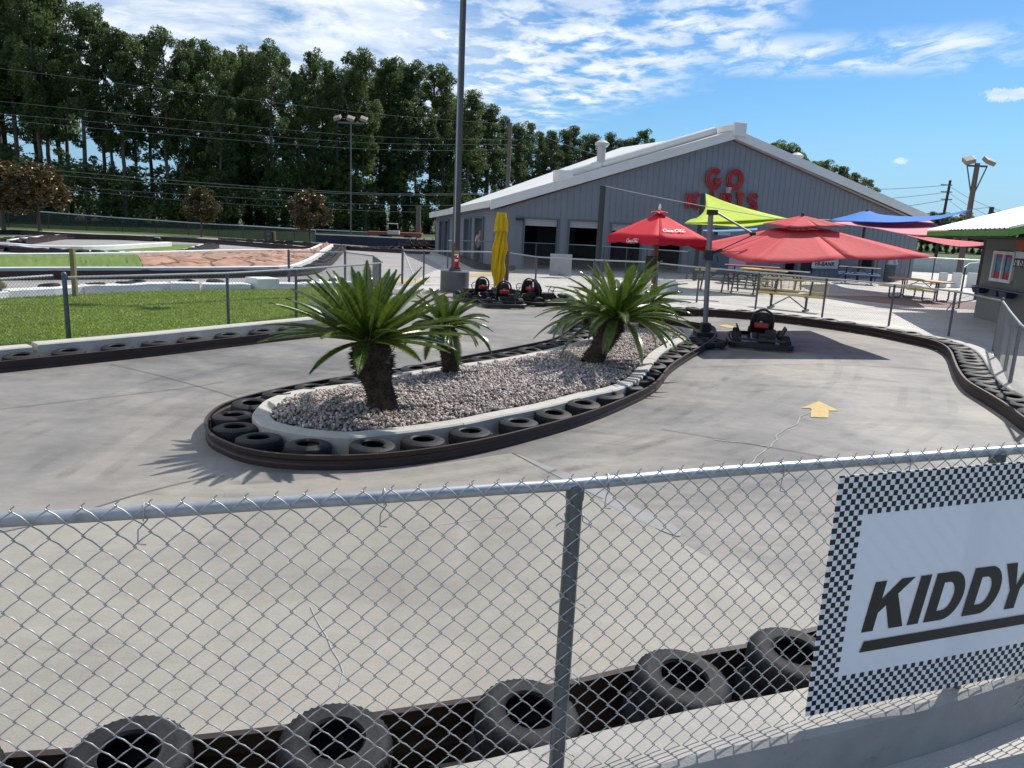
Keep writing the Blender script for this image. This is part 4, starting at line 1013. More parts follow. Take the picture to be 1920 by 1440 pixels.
while u < gp_.L - .1:                               # standing ribs
    hs = [h for h in holes if h[0] - .05 < u < h[1] + .05]; z0 = max([0] + [h[3] for h in hs]); z1 = zt_(u) - .05
    if z1 > z0 + .1:
        if hs and hs[0][2] > .3: g.box(gp_.at(u, hs[0][2] / 2, .012), (.02, .009, hs[0][2]), rz=math.atan2(gp_.d.y, gp_.d.x))
        g.box(gp_.at(u, (z0 + z1) / 2, .012), (.02, .009, z1 - z0), rz=math.atan2(gp_.d.y, gp_.d.x))
    u += .305
g.build('gable_wall', m_wall, hall)
for i, h in enumerate(doors + [dk]):                # door frames and rolled shutters
    f = G(); w_ = .07
    for uu in (h[0], h[1]): f.box(gp_.at(uu, h[3] / 2, .03), (w_, .07, h[3]), rz=math.atan2(gp_.d.y, gp_.d.x))
    f.box(gp_.at((h[0] + h[1]) / 2, h[3] + .035, .03), (h[1] - h[0] + .1, .07, .07), rz=math.atan2(gp_.d.y, gp_.d.x))
    fr = f.build('door_frame', m_wall2, hall)
    if i < 4:
        s_ = G(); n = 4; hh = .30
        for k in range(n): s_.box(gp_.at((h[0] + h[1]) / 2, h[3] - hh * (k + .5) / n, -.08), (h[1] - h[0] - .06, .03, hh / n - .008), rz=math.atan2(gp_.d.y, gp_.d.x))
        s_.build('rolled_shutter', m_shut, fr)
# side wall (folds back from the near corner)
pF = P(816, 474, 0); sp = Plane(pN, pF); zF = sp.hit(815, 405)[1]
print('SIDE', sp.L, zF, pF)
class ZS:
    k = []
    def __call__(s, u): return zL + (zF - zL) * u / sp.L
sn = (sp.a - CP); 
if sp.n.dot(sn) > 0: sp.n = -sp.n
sh_ = []
for xa, xb, yt in ((908, 893, 409), (884, 873, 411), (863, 852, 412), (843, 836, 414), (832, 826, 415)):
    a, z = sp.hit(xa, yt); b, z2 = sp.hit(xb, yt); sh_.append((min(a, b), max(a, b), 0, min(z, z2)))
g = G(); wallmesh(g, sp, 0, sp.L, 0, ZS(), sh_, 0, .35); g.build('side_wall', m_wall, hall)
for h in sh_:
    f = G()
    for uu in (h[0], h[1]): f.box(sp.at(uu, h[3] / 2, .04), (.12, .10, h[3]), rz=math.atan2(sp.d.y, sp.d.x))
    f.box(sp.at((h[0] + h[1]) / 2, h[3] + .05, .04), (h[1] - h[0] + .12, .10, .1), rz=math.atan2(sp.d.y, sp.d.x)); f.build('door_frame', m_wall2, hall)
# back and far walls, floor, roof
back = Vector(pF) - Vector(pN); dR = Vector(pR_) + back * 1.0
g = G(); bk = Plane(pF, dR)
class ZB:
    k = [uP]
    def __call__(s, u): return zF + (zP - zL + zL - zF) * (u / uP) if u <= uP else zP + (zR - zP) * (u - uP) / (uR - uP)
bh = [(3.6, 3.9, .3, 1.9)]
wallmesh(g, bk, 0, (dR - Vector(pF)).length, 0, ZB(), bh, 0, .15); g.build('back_wall', m_int, hall)
g = G(); fw = Plane(pR_, dR); wallmesh(g, fw, 0, fw.L, 0, type('Z', (), {'k': [], '__call__': lambda s, u: zR})(), [], 0, .15); g.build('far_wall', m_wall, hall)
# interior partition and stored things
q = Plane(pN + back * .25, Vector(pR_) + back * .25); zp_ = lambda h: type('Z', (), {'k': [], '__call__': lambda s, u: h})()
for a_, b_, h_, ho in ((3.2, 5.2, 2.6, []), (7.5, 17, 2.8, [(12, 13, 0, 2.1)])):
    g = G(); wallmesh(g, q, a_, b_, 0, zp_(h_), ho, 0, .1); g.build('inner_partition', m_int, hall)
def rp(u, k, dz=0, o=0):                     # roof point: along gable u, k of the way back
    z = zt_(max(0, min(gp_.L, u))) + (0 if 0 <= u <= gp_.L else (-.10)); 
    if k > .5 and u <= uP: z = z + (zF - zL) * (1 - max(0, u) / uP) * (k - 0) 
    p = gp_.at(u, z + dz, 0) + back * k; return p
g = G()
ov = -.035
for u0_, u1_ in ((-.25, uP), (uP, gp_.L + .3)):
    A_, B_, C_, D_ = rp(u0_, ov, .06), rp(u1_, ov, .06), rp(u1_, 1.03, .06), rp(u0_, 1.03, .06)
    t = Vector((0, 0, .10)); g.add([A_, B_, C_, D_, A_ + t, B_ + t, C_ + t, D_ + t], [(3, 2, 1, 0), (4, 5, 6, 7), (0, 1, 5, 4), (1, 2, 6, 5), (2, 3, 7, 6), (3, 0, 4, 7)])
roof = g.build('roof', m_roof, hall)
g = G(); g2 = G()
for u0_, u1_ in ((-.28, uP + .02), (uP - .02, gp_.L + .32)):       # white rake fascia and the red line under it
    for gg_, z0, z1, oo, th in ((g, -.22, .20, .42, .05), (g2, -.265, -.225, .30, .04)):
        a0, a1 = gp_.at(u0_, zt_(max(0, u0_)) , oo), gp_.at(u1_, zt_(min(gp_.L, u1_)), oo)
        if gg_ is g2: a0, a1 = gp_.at(max(0.0, u0_), zt_(max(0, u0_)), .045), gp_.at(min(gp_.L, u1_), zt_(min(gp_.L, u1_)), .045)
        nn = gp_.n * th; zz0, zz1 = Vector((0, 0, z0)), Vector((0, 0, z1))
        V = [a0 + zz0, a1 + zz0, a1 + zz1, a0 + zz1, a0 + zz0 - nn, a1 + zz0 - nn, a1 + zz1 - nn, a0 + zz1 - nn]
        gg_.add(V, [(0, 1, 2, 3), (7, 6, 5, 4), (3, 2, 6, 7), (4, 5, 1, 0), (0, 3, 7, 4), (1, 5, 6, 2)])
g.build('rake_fascia', m_roof, roof); g2.build('trim_line', m_trim, hall)
# soffit between fascia and wall
g = G()
for u0_, u1_ in ((0, uP), (uP, gp_.L)):
    g.add([gp_.at(u0_, zt_(u0_) - .215, .0), gp_.at(u1_, zt_(u1_) - .215, .0), gp_.at(u1_, zt_(u1_) - .215, .37), gp_.at(u0_, zt_(u0_) - .215, .37)], [(0, 1, 2, 3)])
g.build('soffit', m_roof, hall)
# side eave fascia
g = G(); a0 = sp.at(-.3, zL - .05, .3); a1 = sp.at(sp.L + .3, zF - .05, .3); g.beam(a0 + Vector((0, 0, .08)), a1 + Vector((0, 0, .08)), .10, .30); g.build('eave_gutter', m_roof, roof)
g = G(); c = gp_.at(uP + .12, zP + .20, .47); g.box(c, (.66, .16, .62), rz=math.atan2(gp_.d.y, gp_.d.x)); g.box(gp_.at(uP + .12, zP + .28, -.3), (.60, 1.5, .30), rz=math.atan2(gp_.d.y, gp_.d.x)); g.build('ridge_cap', m_roof, roof, bevel=.02)
# raised pale duct on the near slope
g = G(); d0 = gu(1080, 322); d1 = gu(1352, 250)
p0 = gp_.at(d0[0], zt_(d0[0]) + .34, -.9); p1 = gp_.at(uP - .4, zt_(uP - .4) + .34, -.9)
g.tube([p0, p0.lerp(p1, .5), p1], .20, 16); g.box(p0 - gp_.d * .3 - Vector((0, 0, .12)), (.7, .8, .5), rz=math.atan2(gp_.d.y, gp_.d.x))
g.build('roof_duct', m_roof, roof, True)
for (x, yb_, yt, r) in ((1140, 314, 277, .20), (1511, 322, 300, .2)):   # vent stacks
    uu = gu(x, yb_)[0]; zb_ = zt_(uu) + .1; ztp = gu(x, yt)[1] + .15
    c = gp_.at(uu, 0, -.9)
    g = G(); g.lathe([(.001, zb_ - .2), (r, zb_ - .2), (r, ztp), (r * 1.1, ztp), (r * 1.7, ztp + .04), (r * 1.7, ztp + .13), (r * .6, ztp + .26), (.001, ztp + .26)], 20, (c.x, c.y, 0), closed=False); g.build('vent_stack', m_shut, roof, True)
# GO KARTS, channel letters on the gable
m_let = M('red channel letter', (.26, .014, .016), .4, .08, 5); m_let2 = M('red tube edge', (.40, .03, .03), .35)
def rot_g(): return math.atan2(gp_.d.y, gp_.d.x)
def letter(paths, x0, y0, x1, y1, wpx):
    """strokes in a unit box mapped to the pixel box on the gable"""
    (ua, za), (ub_, zb_) = gu(x0, y1), gu(x1, y0); g = G(); g2 = G(); hw = wpx / F * 38 / 2 * .82
    W_, H_ = ub_ - ua, zb_ - za
    for q, (pts, cl) in enumerate(paths):
        pp_ = [Vector((ua + hw + x * (W_ - 2 * hw), za + hw + y * (H_ - 2 * hw), 0)) for x, y in pts]; m = len(pp_); L_, R__ = [], []
        for i, p in enumerate(pp_):
            if cl: d = (pp_[(i + 1) % m] - pp_[i - 1]).normalized()
            else: d = (pp_[min(i + 1, m - 1)] - pp_[max(i - 1, 0)]).normalized()
            s = Vector((d.y, -d.x, 0)); 
            if 0 < i < m - 1 or cl:
                d1 = (pp_[i] - pp_[i - 1]).normalized(); k = 1 / max(.5, d1.dot(d))
            else: k = 1
            L_.append(p + s * hw * k); R__.append(p - s * hw * k)
        oz = .14 + q * .004
        V = []
        for a, b in zip(L_, R__): V += [gp_.at(a.x, a.y, oz), gp_.at(b.x, b.y, oz), gp_.at(b.x, b.y, .05), gp_.at(a.x, a.y, .05)]
        rg_ = range(m if cl else m - 1)
        fs = []
        for i in rg_:
            j = (i + 1) % m
            for k in range(4): fs.append((i * 4 + k, i * 4 + (k + 1) % 4, j * 4 + (k + 1) % 4, j * 4 + k))
        if not cl: fs += [(0, 1, 2, 3), ((m - 1) * 4 + 3, (m - 1) * 4 + 2, (m - 1) * 4 + 1, (m - 1) * 4)]
        g.add(V, fs)
        for side in (L_, R__): g2.tube([gp_.at(a.x, a.y, oz + .01) for a in side], .035, 5, closed=cl)
        g2.tube([gp_.at(p.x, p.y, oz + .02) for p in pp_], .03, 5, closed=cl)
    e_ = g.build('letter', m_let, hall); g2.build('neon_tube', m_let2, e_)
ring_ = lambda a0, a1, n=20: [(.5 + .5 * math.cos(math.radians(a0 + (a1 - a0) * k / n)), .5 + .5 * math.sin(math.radians(a0 + (a1 - a0) * k / n))) for k in range(n + 1)]
letter([(ring_(45, 350), False), ([(1.0, .42), (.55, .42)], False)], 1320, 317, 1353, 354, 9)
letter([(ring_(0, 345, 23), True)], 1359, 319, 1393, 356, 9)
letter([([(0, 0), (0, 1)], False), ([(1, 1), (.1, .45)], False), ([(.3, .6), (1, 0)], False)], 1283, 360, 1312, 394, 8.5)
letter([([(0, 0), (.5, 1), (1, 0)], False), ([(.22, .3), (.78, .3)], False)], 1318, 361, 1345, 394, 8)
letter([([(0, 0), (0, 1), (.7, 1), (1, .85), (1, .6), (.7, .45), (.05, .45)], False), ([(.55, .45), (1, 0)], False)], 1347, 362, 1370, 395, 8)
letter([([(.5, 0), (.5, .98)], False), ([(0, 1), (1, 1)], False)], 1373, 363, 1396, 396, 8)
letter([([(1, .85), (.75, 1), (.25, 1), (0, .8), (.1, .6), (.9, .42), (1, .2), (.75, 0), (.25, 0), (0, .15)], False)], 1398, 364, 1420, 397, 8)
g = G(); c = gu(1361, 354); cc_ = gp_.at(c[0], c[1], .25); g.box(cc_, (.16, .3, .14), rz=rot_g()); g.box(cc_ + Vector((0, 0, -.14)), (.14, .2, .14), rz=rot_g()); g.build('floodlight', m_shut, hall, bevel=.02)
g = G(); c = gu(973, 411); g.box(gp_.at(c[0], c[1], .15), (.3, .3, .1), rz=rot_g()); g.build('security_camera', m_black, hall)
# panels, pale doors, notices along the wall foot
def panel_on(x0, y0, x1, y1, mat, name, off=.05, par=None, th=.04):
    (a, zt1), (b, zb1) = gu(x0, y0), gu(x1, y1); zb1 = max(zb1, .02)
    return G().box(gp_.at((a + b) / 2, (zt1 + zb1) / 2, off), (b - a, th, zt1 - zb1), rz=rot_g()).build(name, mat, par or hall)
m_pale = M('pale painted door', (.42, .45, .50), .6, .06, 2)
panel_on(1362, 466, 1394, 520, m_pale, 'door'); panel_on(1345, 435, 1367, 450, m_pale, 'notice', .05); panel_on(1328, 440, 1362, 520, m_wall2, 'door', .06); panel_on(1340, 428, 1356, 520, m_int, 'door', .05)
m_nb = M('notice white', (.62, .64, .66), .6, .04, 3)
nb = panel_on(1522, 484, 1568, 504, m_nb, 'notice_board', .09)
def flat_text(txt, x0, y0, x1, y1, mat, par, off, shear=0.0, bold=.02):
    cu_ = bpy.data.curves.new('t', 'FONT'); cu_.body = txt; cu_.size = 1; cu_.offset = bold; cu_.shear = shear; cu_.extrude = .0
    ob = bpy.data.objects.new('t', cu_); COL.objects.link(ob); dg = bpy.context.evaluated_depsgraph_get(); me = bpy.data.meshes.new_from_object(ob.evaluated_get(dg)); bpy.data.objects.remove(ob)
    xs = [v.co.x for v in me.vertices]; ys = [v.co.y for v in me.vertices]; (ua, zt1), (ub_, zb1) = gu(x0, y0), gu(x1, y1)
    g = G(); g.add([gp_.at(ua + (v.co.x - min(xs)) / (max(xs) - min(xs)) * (ub_ - ua), zb1 + (v.co.y - min(ys)) / (max(ys) - min(ys)) * (zt1 - zb1), off) for v in me.vertices], [tuple(p.vertices) for p in me.polygons])
    return g.build('lettering', mat, par)
flat_text('HI-BANK', 1526, 490, 1562, 499, m_black, nb, .125, .1, .03)
panel_on(1526, 500.5, 1561, 501.8, m_black, 'underline', .12, nb, .02)
panel_on(1505, 470, 1521, 512, m_int, 'door', .05)
# white air unit boxes on the pillar, small lit window
# ---------- person in the doorway
m_skin = M('skin', (.30, .17, .11), .6); m_shirt = M('red and white shirt', (.55, .02, .03), .8, .1, 3, c2=(.75, .72, .72)); m_dk = M('dark trousers', (.015, .015, .02), .8)
def person(p, h, rz):
    e = empty('person', p, 'person in a red and white shirt standing in the side doorway', 'person')
    k = h / 1.75
    pts = {'pelvis': (0, 0, .95), 'ch': (0, 0, 1.25), 'nk': (0, 0, 1.45), 'hd': (0, -.02, 1.58), 'ht': (0, -.02, 1.68), 'ls': (-.18, 0, 1.40), 'le': (-.25, -.02, 1.12), 'lh': (-.22, -.12, .90), 'rs': (.18, 0, 1.40), 're': (.26, .02, 1.12), 'rh': (.25, -.08, .88),
           'll': (-.10, 0, .88), 'lk': (-.11, -.02, .50), 'la': (-.11, .02, .08), 'lt': (-.12, -.13, .04), 'rl': (.10, 0, .88), 'rk': (.12, -.03, .50), 'ra': (.12, .02, .08), 'rt': (.14, -.13, .04)}
    rad = dict(pelvis=.13, ch=.15, nk=.06, hd=.10, ht=.08, ls=.07, le=.045, lh=.03, rs=.07, re=.045, rh=.03, ll=.10, lk=.06, la=.04, lt=.035, rl=.10, rk=.06, ra=.04, rt=.035)
    ed = [('pelvis', 'ch'), ('ch', 'nk'), ('nk', 'hd'), ('hd', 'ht'), ('ch', 'ls'), ('ls', 'le'), ('le', 'lh'), ('ch', 'rs'), ('rs', 're'), ('re', 'rh'), ('pelvis', 'll'), ('ll', 'lk'), ('lk', 'la'), ('la', 'lt'), ('pelvis', 'rl'), ('rl', 'rk'), ('rk', 'ra'), ('ra', 'rt')]
    def grow(name, keys, edges, mat, grow_=1.0):
        idx = {q: i for i, q in enumerate(keys)}; me = bpy.data.meshes.new(name); me.from_pydata([tuple(c * k for c in pts[q]) for q in keys], [(idx[a], idx[b]) for a, b in edges], []); me.materials.append(mat)
        o = bpy.data.objects.new(name, me); COL.objects.link(o); o.parent = e; md = o.modifiers.new('sk', 'SKIN'); sv = me.skin_vertices[0].data
        for q, i in idx.items(): sv[i].radius = (rad[q] * k * grow_,) * 2; sv[i].use_root = q in ('pelvis', 'ch', 'll')
        o.modifiers.new('ss', 'SUBSURF').levels = 1; return o
    grow('body', list(pts), ed, m_skin)
    grow('shirt', ['pelvis', 'ch', 'nk', 'ls', 'le', 'rs', 're'], [('pelvis', 'ch'), ('ch', 'nk'), ('ch', 'ls'), ('ls', 'le'), ('ch', 'rs'), ('rs', 're')], m_shirt, 1.18)
    grow('trousers', ['pelvis', 'll', 'lk', 'la', 'rl', 'rk', 'ra'], [('pelvis', 'll'), ('ll', 'lk'), ('lk', 'la'), ('pelvis', 'rl'), ('rl', 'rk'), ('rk', 'ra')], m_dk, 1.15)
    e.rotation_euler = (0, 0, rz)
h = sh_[0]; pc = sp.at(h[1] - .5, 0, -.1); person((pc.x, pc.y, 0), 1.7, .5)

# ================================================================ hall forecourt: rounded kerbs, tyres
fk = [P(700, 470, 0), P(760, 471, 0), P(820, 474, 0), P(850, 485, 0), P(880, 500, 0), P(905, 506, 0), P(960, 508, 0)]
fkp = resample(spline(fk, 5), .3)
band(fkp, .22, 'dark band curving along the hall forecourt behind the lamp pole')
for p in resample(offset(fkp, -.3), .56): tyre(TY_F, p, .03, 'black tyre along the curved hall forecourt band', 'tyres along the hall forecourt')

# back fences
fA = [P(754, 532), P(794, 533), P(947, 532), P(1003, 546), P(1110, 552), P(1229, 556)]
fence(fA, [fA[0], fA[1], fA[2], fA[3], fA[4]], 1.12, 0, 'mesh fence behind the parked karts starting at the gate post', heavy=(0, 2), matp=m_fpost)
g = G(); g.tube([P(756, 532) + Vector((0, 0, 1.05)), P(790, 560) + Vector((0, 0, .1))], .02, 6); o = g.build('brace_pole', m_steel); tag(o, 'thin slanted brace pole leaning on the gate post', 'pole')
fB = [P(839, 503), P(960, 503), P(1060, 506), P(1130, 510), P(1287, 523)]
fence(resample(spline(fB, 4), 1.0), [fB[0], P(1003, 505), P(1058, 506), fB[3], P(1172, 513), P(1210, 516), fB[4]], 1.2, 0, 'mesh fence in front of the hall doors', heavy=(6,), a=.05)
bx = P(1050, 520, 0); tag(G().box(bx + Vector((0, 0, .5)), (.9, .08, .9)).build('blank_sign', M('grey sign sheet', (.30, .31, .33), .6)), 'plain grey sign sheet on the fence above the wide cycad', 'sign')
# round white kerb near the red umbrella
ck = [P(1215 + 50 * math.cos(a), 545 + 8 * math.sin(a), 0) for a in [k * math.pi / 12 for k in range(-5, 15)]]
tag(G().sweep(ck, curb_profile(.2, .3)).build('round_kerb', m_white), 'curved white kerb behind the red umbrella pole', 'kerb')

# ================================================================ patio furniture
m_ytop = M('yellow coated bench', (.60, .43, .10), .5, .08, 6); m_yfaded = M('faded yellow coated steel', (.50, .40, .17), .55, .1, 5)
m_bt = M('blue table', (.05, .12, .32), .5); m_rt = M('dark red table', (.26, .02, .05), .5); m_gt = M('dark grey table', (.06, .075, .09), .5)
# park bench
bA, bB = P(1445, 577), P(1510, 584); dv = (bB - bA); dv.z = 0; dn = dv.normalized(); bn = Vector((-dn.y, dn.x, 0)); bc = bA.lerp(bB, .5)
be = empty('park_bench', bc, 'yellow mesh park bench with black legs behind the patio fence', 'bench'); hl = 1.02
def slab_(g, c, L, W, T, d, mz=0): g.box(c, (L, W, T), rz=math.atan2(d.y, d.x))
g = G(); n = 14; c = bc + Vector((0, 0, .45)); slab_(g, c + Vector((0, 0, .0)) - bn * .10, hl * 2, .03, .05, dn); slab_(g, c + bn * .26, hl * 2, .03, .05, dn)
for k in range(9): slab_(g, c + bn * (-.07 + .04 * k), hl * 1.98, .022, .012, dn)
for s in (-1, -.5, 0, .5, 1): g.box(c + dn * hl * s * .985 + bn * .08, (.03, .36, .04), rz=math.atan2(dn.y, dn.x))
g.build('seat', m_ytop, be)
g = G(); bk_ = bc + bn * .30
ringb = [bk_ + dn * x + Vector((0, 0, z)) + bn * (z - .5) * .22 for x, z in ((-hl, .60), (-hl, .86), (-hl + .07, .90), (hl - .07, .90), (hl, .86), (hl, .60), (hl - .07, .56), (-hl + .07, .56))]
g.tube(ringb, .026, 8, closed=True)
for k in range(1, 12): g.tube([ringb[7].lerp(ringb[6], k / 12), ringb[2].lerp(ringb[3], k / 12)], .006 if k != 6 else .02, 5)
for k in range(1, 6): g.tube([ringb[0].lerp(ringb[1], k / 6), ringb[5].lerp(ringb[4], k / 6)], .006, 4)
g.build('backrest', m_yfaded, be)
for s in (-1, 1):
    q = bc + dn * s * dv.length / 2; g = G(); g.beam(q - bn * .02 + Vector((0, 0, .03)), q - bn * .02 + Vector((0, 0, .42)), .06, .06, bn); g.beam(q - bn * .25 + Vector((0, 0, .03)), q + bn * .28 + Vector((0, 0, .03)), .07, .05); g.beam(q - bn * .2 + Vector((0, 0, .42)), q + bn * .27 + Vector((0, 0, .42)), .06, .04)
    g.beam(q + bn * .24 + Vector((0, 0, .42)), q + bn * .40 + Vector((0, 0, .88)), .055, .03); g.build('leg', m_black, be)
g = G(); c = bc + Vector((0, 0, .40))
for s in (-1, 1): g.tube([c, bc + dn * s * dv.length / 2 + Vector((0, 0, .06))], .018, 6)
g.build('brace', m_black, be)
def picnic(c, d, mt, ms, label, L=1.83, ulegs=True):
    c = Vector(c); d = Vector((d[0], d[1], 0)).normalized(); n = Vector((-d.y, d.x, 0)); e = empty('picnic_table', c, label, 'picnic table', 'picnic tables on the patio'); rz = math.atan2(d.y, d.x)
    g = G(); g.box(c + Vector((0, 0, .75)), (L, .75, .05), rz=rz); g.build('table_top', mt, e, bevel=.015)
    for s in (-1, 1):
        g = G(); g.box(c + n * s * .72 + Vector((0, 0, .45)), (L, .27, .045), rz=rz); g.build('bench_seat', ms, e, bevel=.012)
    for s in (-1, 1):
        q = c + d * s * L * .31; g = G()
        if ulegs:
            for t in (-1, 1):
                pts = [q + n * t * .06 + Vector((0, 0, .74)), q + n * t * .06 + Vector((0, 0, .12)), q + n * t * .10 + Vector((0, 0, .045)), q + n * t * .18 + Vector((0, 0, .03)), q + n * t * .60 + Vector((0, 0, .03)), q + n * t * .68 + Vector((0, 0, .045)), q + n * t * .72 + Vector((0, 0, .12)), q + n * t * .72 + Vector((0, 0, .43))]
                g.tube(pts, .03, 8)
        else:
            for t in (-1, 1): g.beam(q + n * t * .25 + Vector((0, 0, .74)), q + n * t * .62 + Vector((0, 0, .02)), .05, .05)
            g.beam(q - n * .8 + Vector((0, 0, .41)), q + n * .8 + Vector((0, 0, .41)), .05, .05)
        g.build('leg', m_black, e)
    g = G()
    for s in (-1, 1): g.tube([c + Vector((0, 0, .72)) + d * s * .05, c + d * s * L * .31 + Vector((0, 0, .38))], .016, 6)
    g.build('brace', m_black, e)
t0 = P(1668, 519, .75); t1_ = P(1790, 532, .75); cc2 = t0.lerp(t1_, .5); cc2.z = 0
picnic(cc2, t1_ - t0, M('orange coated top', (.55, .32, .09), .5, .1, 4), m_ytop, 'yellow picnic table with black hooped legs near the snack kiosk', L=2.3)
for (x, y, z_, dx, mt, ms, lab) in ((1352, 508, .75, (1, -.5), m_ytop, m_gt, 'picnic table with a yellow top beside the grey umbrella pole'), (1392, 511, .75, (1, -.5), m_gt, m_gt, 'dark picnic table second from the umbrella pole'),
                            (1435, 506, .75, (1, -.6), m_ytop, m_gt, 'picnic table with faded yellow top above the bench end'), (1410, 499.5, .75, (1, -.3), m_rt, m_rt, 'picnic table with a dark red top by the hall doors'), (1612, 502, .75, (1, -.4), m_gt, m_bt, 'dark picnic table with blue seats in front of the hall'),
                            (1472, 508, .75, (1, -.6), m_gt, m_gt, 'dark picnic table right behind the yellow bench back')):
    p = P(x, y, z_); picnic((p.x, p.y, 0), dx, mt, ms, lab, ulegs=False, L=2.3 if mt is m_rt else 1.83)
# bin
tb = P(1666, 528); te = empty('litter_bin', tb, 'round dark litter bin with a silver domed lid by the hall corner', 'bin')
G().lathe([(.001, 0), (.26, 0), (.28, .05), (.28, .85), (.26, .88), (.001, .88)], 24, tb, closed=False).build('body', m_gt, te, True)
G().lathe([(.31, .86), (.31, .93), (.27, 1.0), (.25, 1.12), (.15, 1.18), (.001, 1.2)], 24, tb, closed=False).build('lid', m_steel, te, True)
# far barrier row and pale wall beyond the patio
for i, (x0_, x1_) in enumerate(((1758, 1773), (1783, 1799), (1812, 1830))):
    a, b = P(x0_, 538), P(x1_, 539); o = G().beam(a.lerp(b, 0) + Vector((0, 0, .35)), b + Vector((0, 0, .35)), .25, .7).build('barrier_block', m_white if i < 3 else m_black); tag(o, ['white barrier block beyond the picnic table', 'second white barrier block beyond the picnic table', 'white barrier block next to the kiosk corner'][i], 'barrier block')
a, b = P(1706, 508), P(1850, 516); o = G().beam(a + Vector((0, 0, .45)), b + Vector((0, 0, .45)), .2, .9).build('low_wall', M('pale green wall', (.36, .42, .42), .7)); tag(o, 'long pale green wall beyond the hall corner', 'wall')
a, b = P(1704, 540), P(1760, 546); sheetpx('lawn', [(1704, 533), (1756, 540), (1756, 549), (1700, 543)], .004, m_lawn)
fR = [P(1570, 521), P(1700, 534), P(1790, 538), P(1832, 541)]
fence(fR, fR + [P(1640, 528), P(1745, 536)], 1.35, 0, 'mesh fence beyond the picnic tables at the hall corner', a=.06, matp=m_fpost)
g = G(); q = P(1800, 566)
fence([P(1792, 580), P(1806, 560), P(1832, 552)], [P(1797, 578)], 1.4, 0, 'low rail section beside the kiosk corner', mesh=False, matp=m_fpost)

# ================================================================ shade sails and their posts
def spost(px, ptop, Y, w, label):
    t = PY(px, ptop, Y); e = G().tube([(t.x, t.y, 0), (t.x, t.y, t.z)], w, 4).build('sail_post', m_sp); tag(e, label, 'post', 'black steel posts holding the shade sails'); return t
m_sp = M('black steel post', (.018, .018, .018), .5)
s1 = spost(1131, 348, 27.5, .10, 'tall black post in front of the second hall door')
s2 = spost(1318, 363, 34.0, .10, 'black post rising behind the lime sail corner')
s3 = spost(1626, 394, 38.2, .08, 'black post behind the blue sail peak')
s4 = spost(1860, 388, 31.0, .10, 'short black post end above the kiosk roof')
def sail(top, bot, mat, label, n=16):
    T = [PY(*q) for q in top]; B = [PY(*q) for q in bot]; T = resample(spline(T, 8), 1e-9 + sum((b - a).length for a, b in zip(T, T[1:])) / n); B = resample(spline(B, 8), 1e-9 + sum((b - a).length for a, b in zip(B, B[1:])) / n)
    m = min(len(T), len(B)); g = G(); V = []; K = 8
    for i in range(m):
        for k in range(K + 1):
            t = k / K; p = T[i].lerp(B[i], t); p.z -= .0 + .05 * math.sin(math.pi * t) * math.sin(math.pi * i / (m - 1)); V.append(p)
    g.add(V, [(i * (K + 1) + k, i * (K + 1) + k + 1, (i + 1) * (K + 1) + k + 1, (i + 1) * (K + 1) + k) for i in range(m - 1) for k in range(K)])
    o = solid(g.build('shade_sail', mat, smooth=True), .008); tag(o, label, 'shade sail', 'shade sails stretched over the patio'); return o
m_lime = M('lime shade cloth', (.62, .75, .08), .8, .05, 3, trans=.35); m_blue = M('blue shade cloth', (.02, .20, .66), .8, .05, 3, trans=.25); m_pink = M('pink shade cloth', (.80, .33, .37), .8, .05, 2, trans=.3); m_pink2 = M('coral shade cloth', (.72, .16, .20), .8, .05, 2, trans=.3)
sail([(1323, 363, 33.7), (1362, 379, 32.5), (1420, 396, 31.1), (1478, 410, 29.8)], [(1323, 363, 33.7), (1322, 392, 31.0), (1306, 409, 29.5), (1283, 419, 28.3)], m_lime, 'lime green shade sail with its peak on a black post')
sail([(1283, 419, 28.3), (1306, 409, 29.5), (1390, 404, 30.4), (1478, 410, 29.8)], [(1283, 419.5, 28.3), (1340, 422, 28.3), (1400, 425, 28.5), (1478, 411, 29.8)], m_lime, 'lower flap of the lime green sail over the tables')
sail([(1556, 412, 36.3), (1590, 404, 37.4), (1625, 395, 38.6), (1650, 402, 36.3), (1700, 406, 35.1), (1760, 404, 33.9), (1823, 392, 32.8)], [(1556, 413.5, 36.3), (1590, 415, 32.8), (1625, 416.5, 30.4), (1660, 417, 30.4), (1700, 416, 31.0), (1760, 411, 31.6), (1823, 393.5, 32.8)], m_blue, 'bright blue shade sail stretching to the kiosk roof post')
sail([(1560, 416, 31.6), (1620, 416, 32.8), (1690, 416, 33.9), (1744, 414, 35.1)], [(1560, 418, 31.6), (1640, 428, 29.2), (1710, 441, 27.5), (1792, 440, 28.1)], m_pink, 'pale pink shade sail under the blue one')
sail([(1700, 440, 27.6), (1750, 446, 27.5), (1800, 451, 27.5), (1844, 455, 27.5)], [(1700, 441, 27.4), (1750, 454, 26.7), (1800, 463, 26.2), (1844, 466, 26.0)], m_pink2, 'narrow coral shade strip ending at the kiosk wall')
def cable(pts, r, label, mat=None, cat='cable', group=None, name='cable'):
    o = G().tube(pts, r, 5).build(name, mat or m_wire, smooth=True); return tag(o, label, cat, group)
def sagc(a, b, s, n=14): return [a.lerp(b, k / n) - Vector((0, 0, s * 4 * k / n * (1 - k / n))) for k in range(n + 1)]
cable(sagc(s1, PY(1460, 410, 24.5), .05), .012, 'thin steel cable from the tall black post to the red umbrella')
cable([PY(1823, 392.5, 32.8), s4], .012, 'steel cable tying the blue sail to the roof post')
cable([PY(1556, 412, 36.2), PY(1480, 411, 30)], .01, 'steel cable between the blue and lime sails')
hx = P(1330, 430, 2.2)
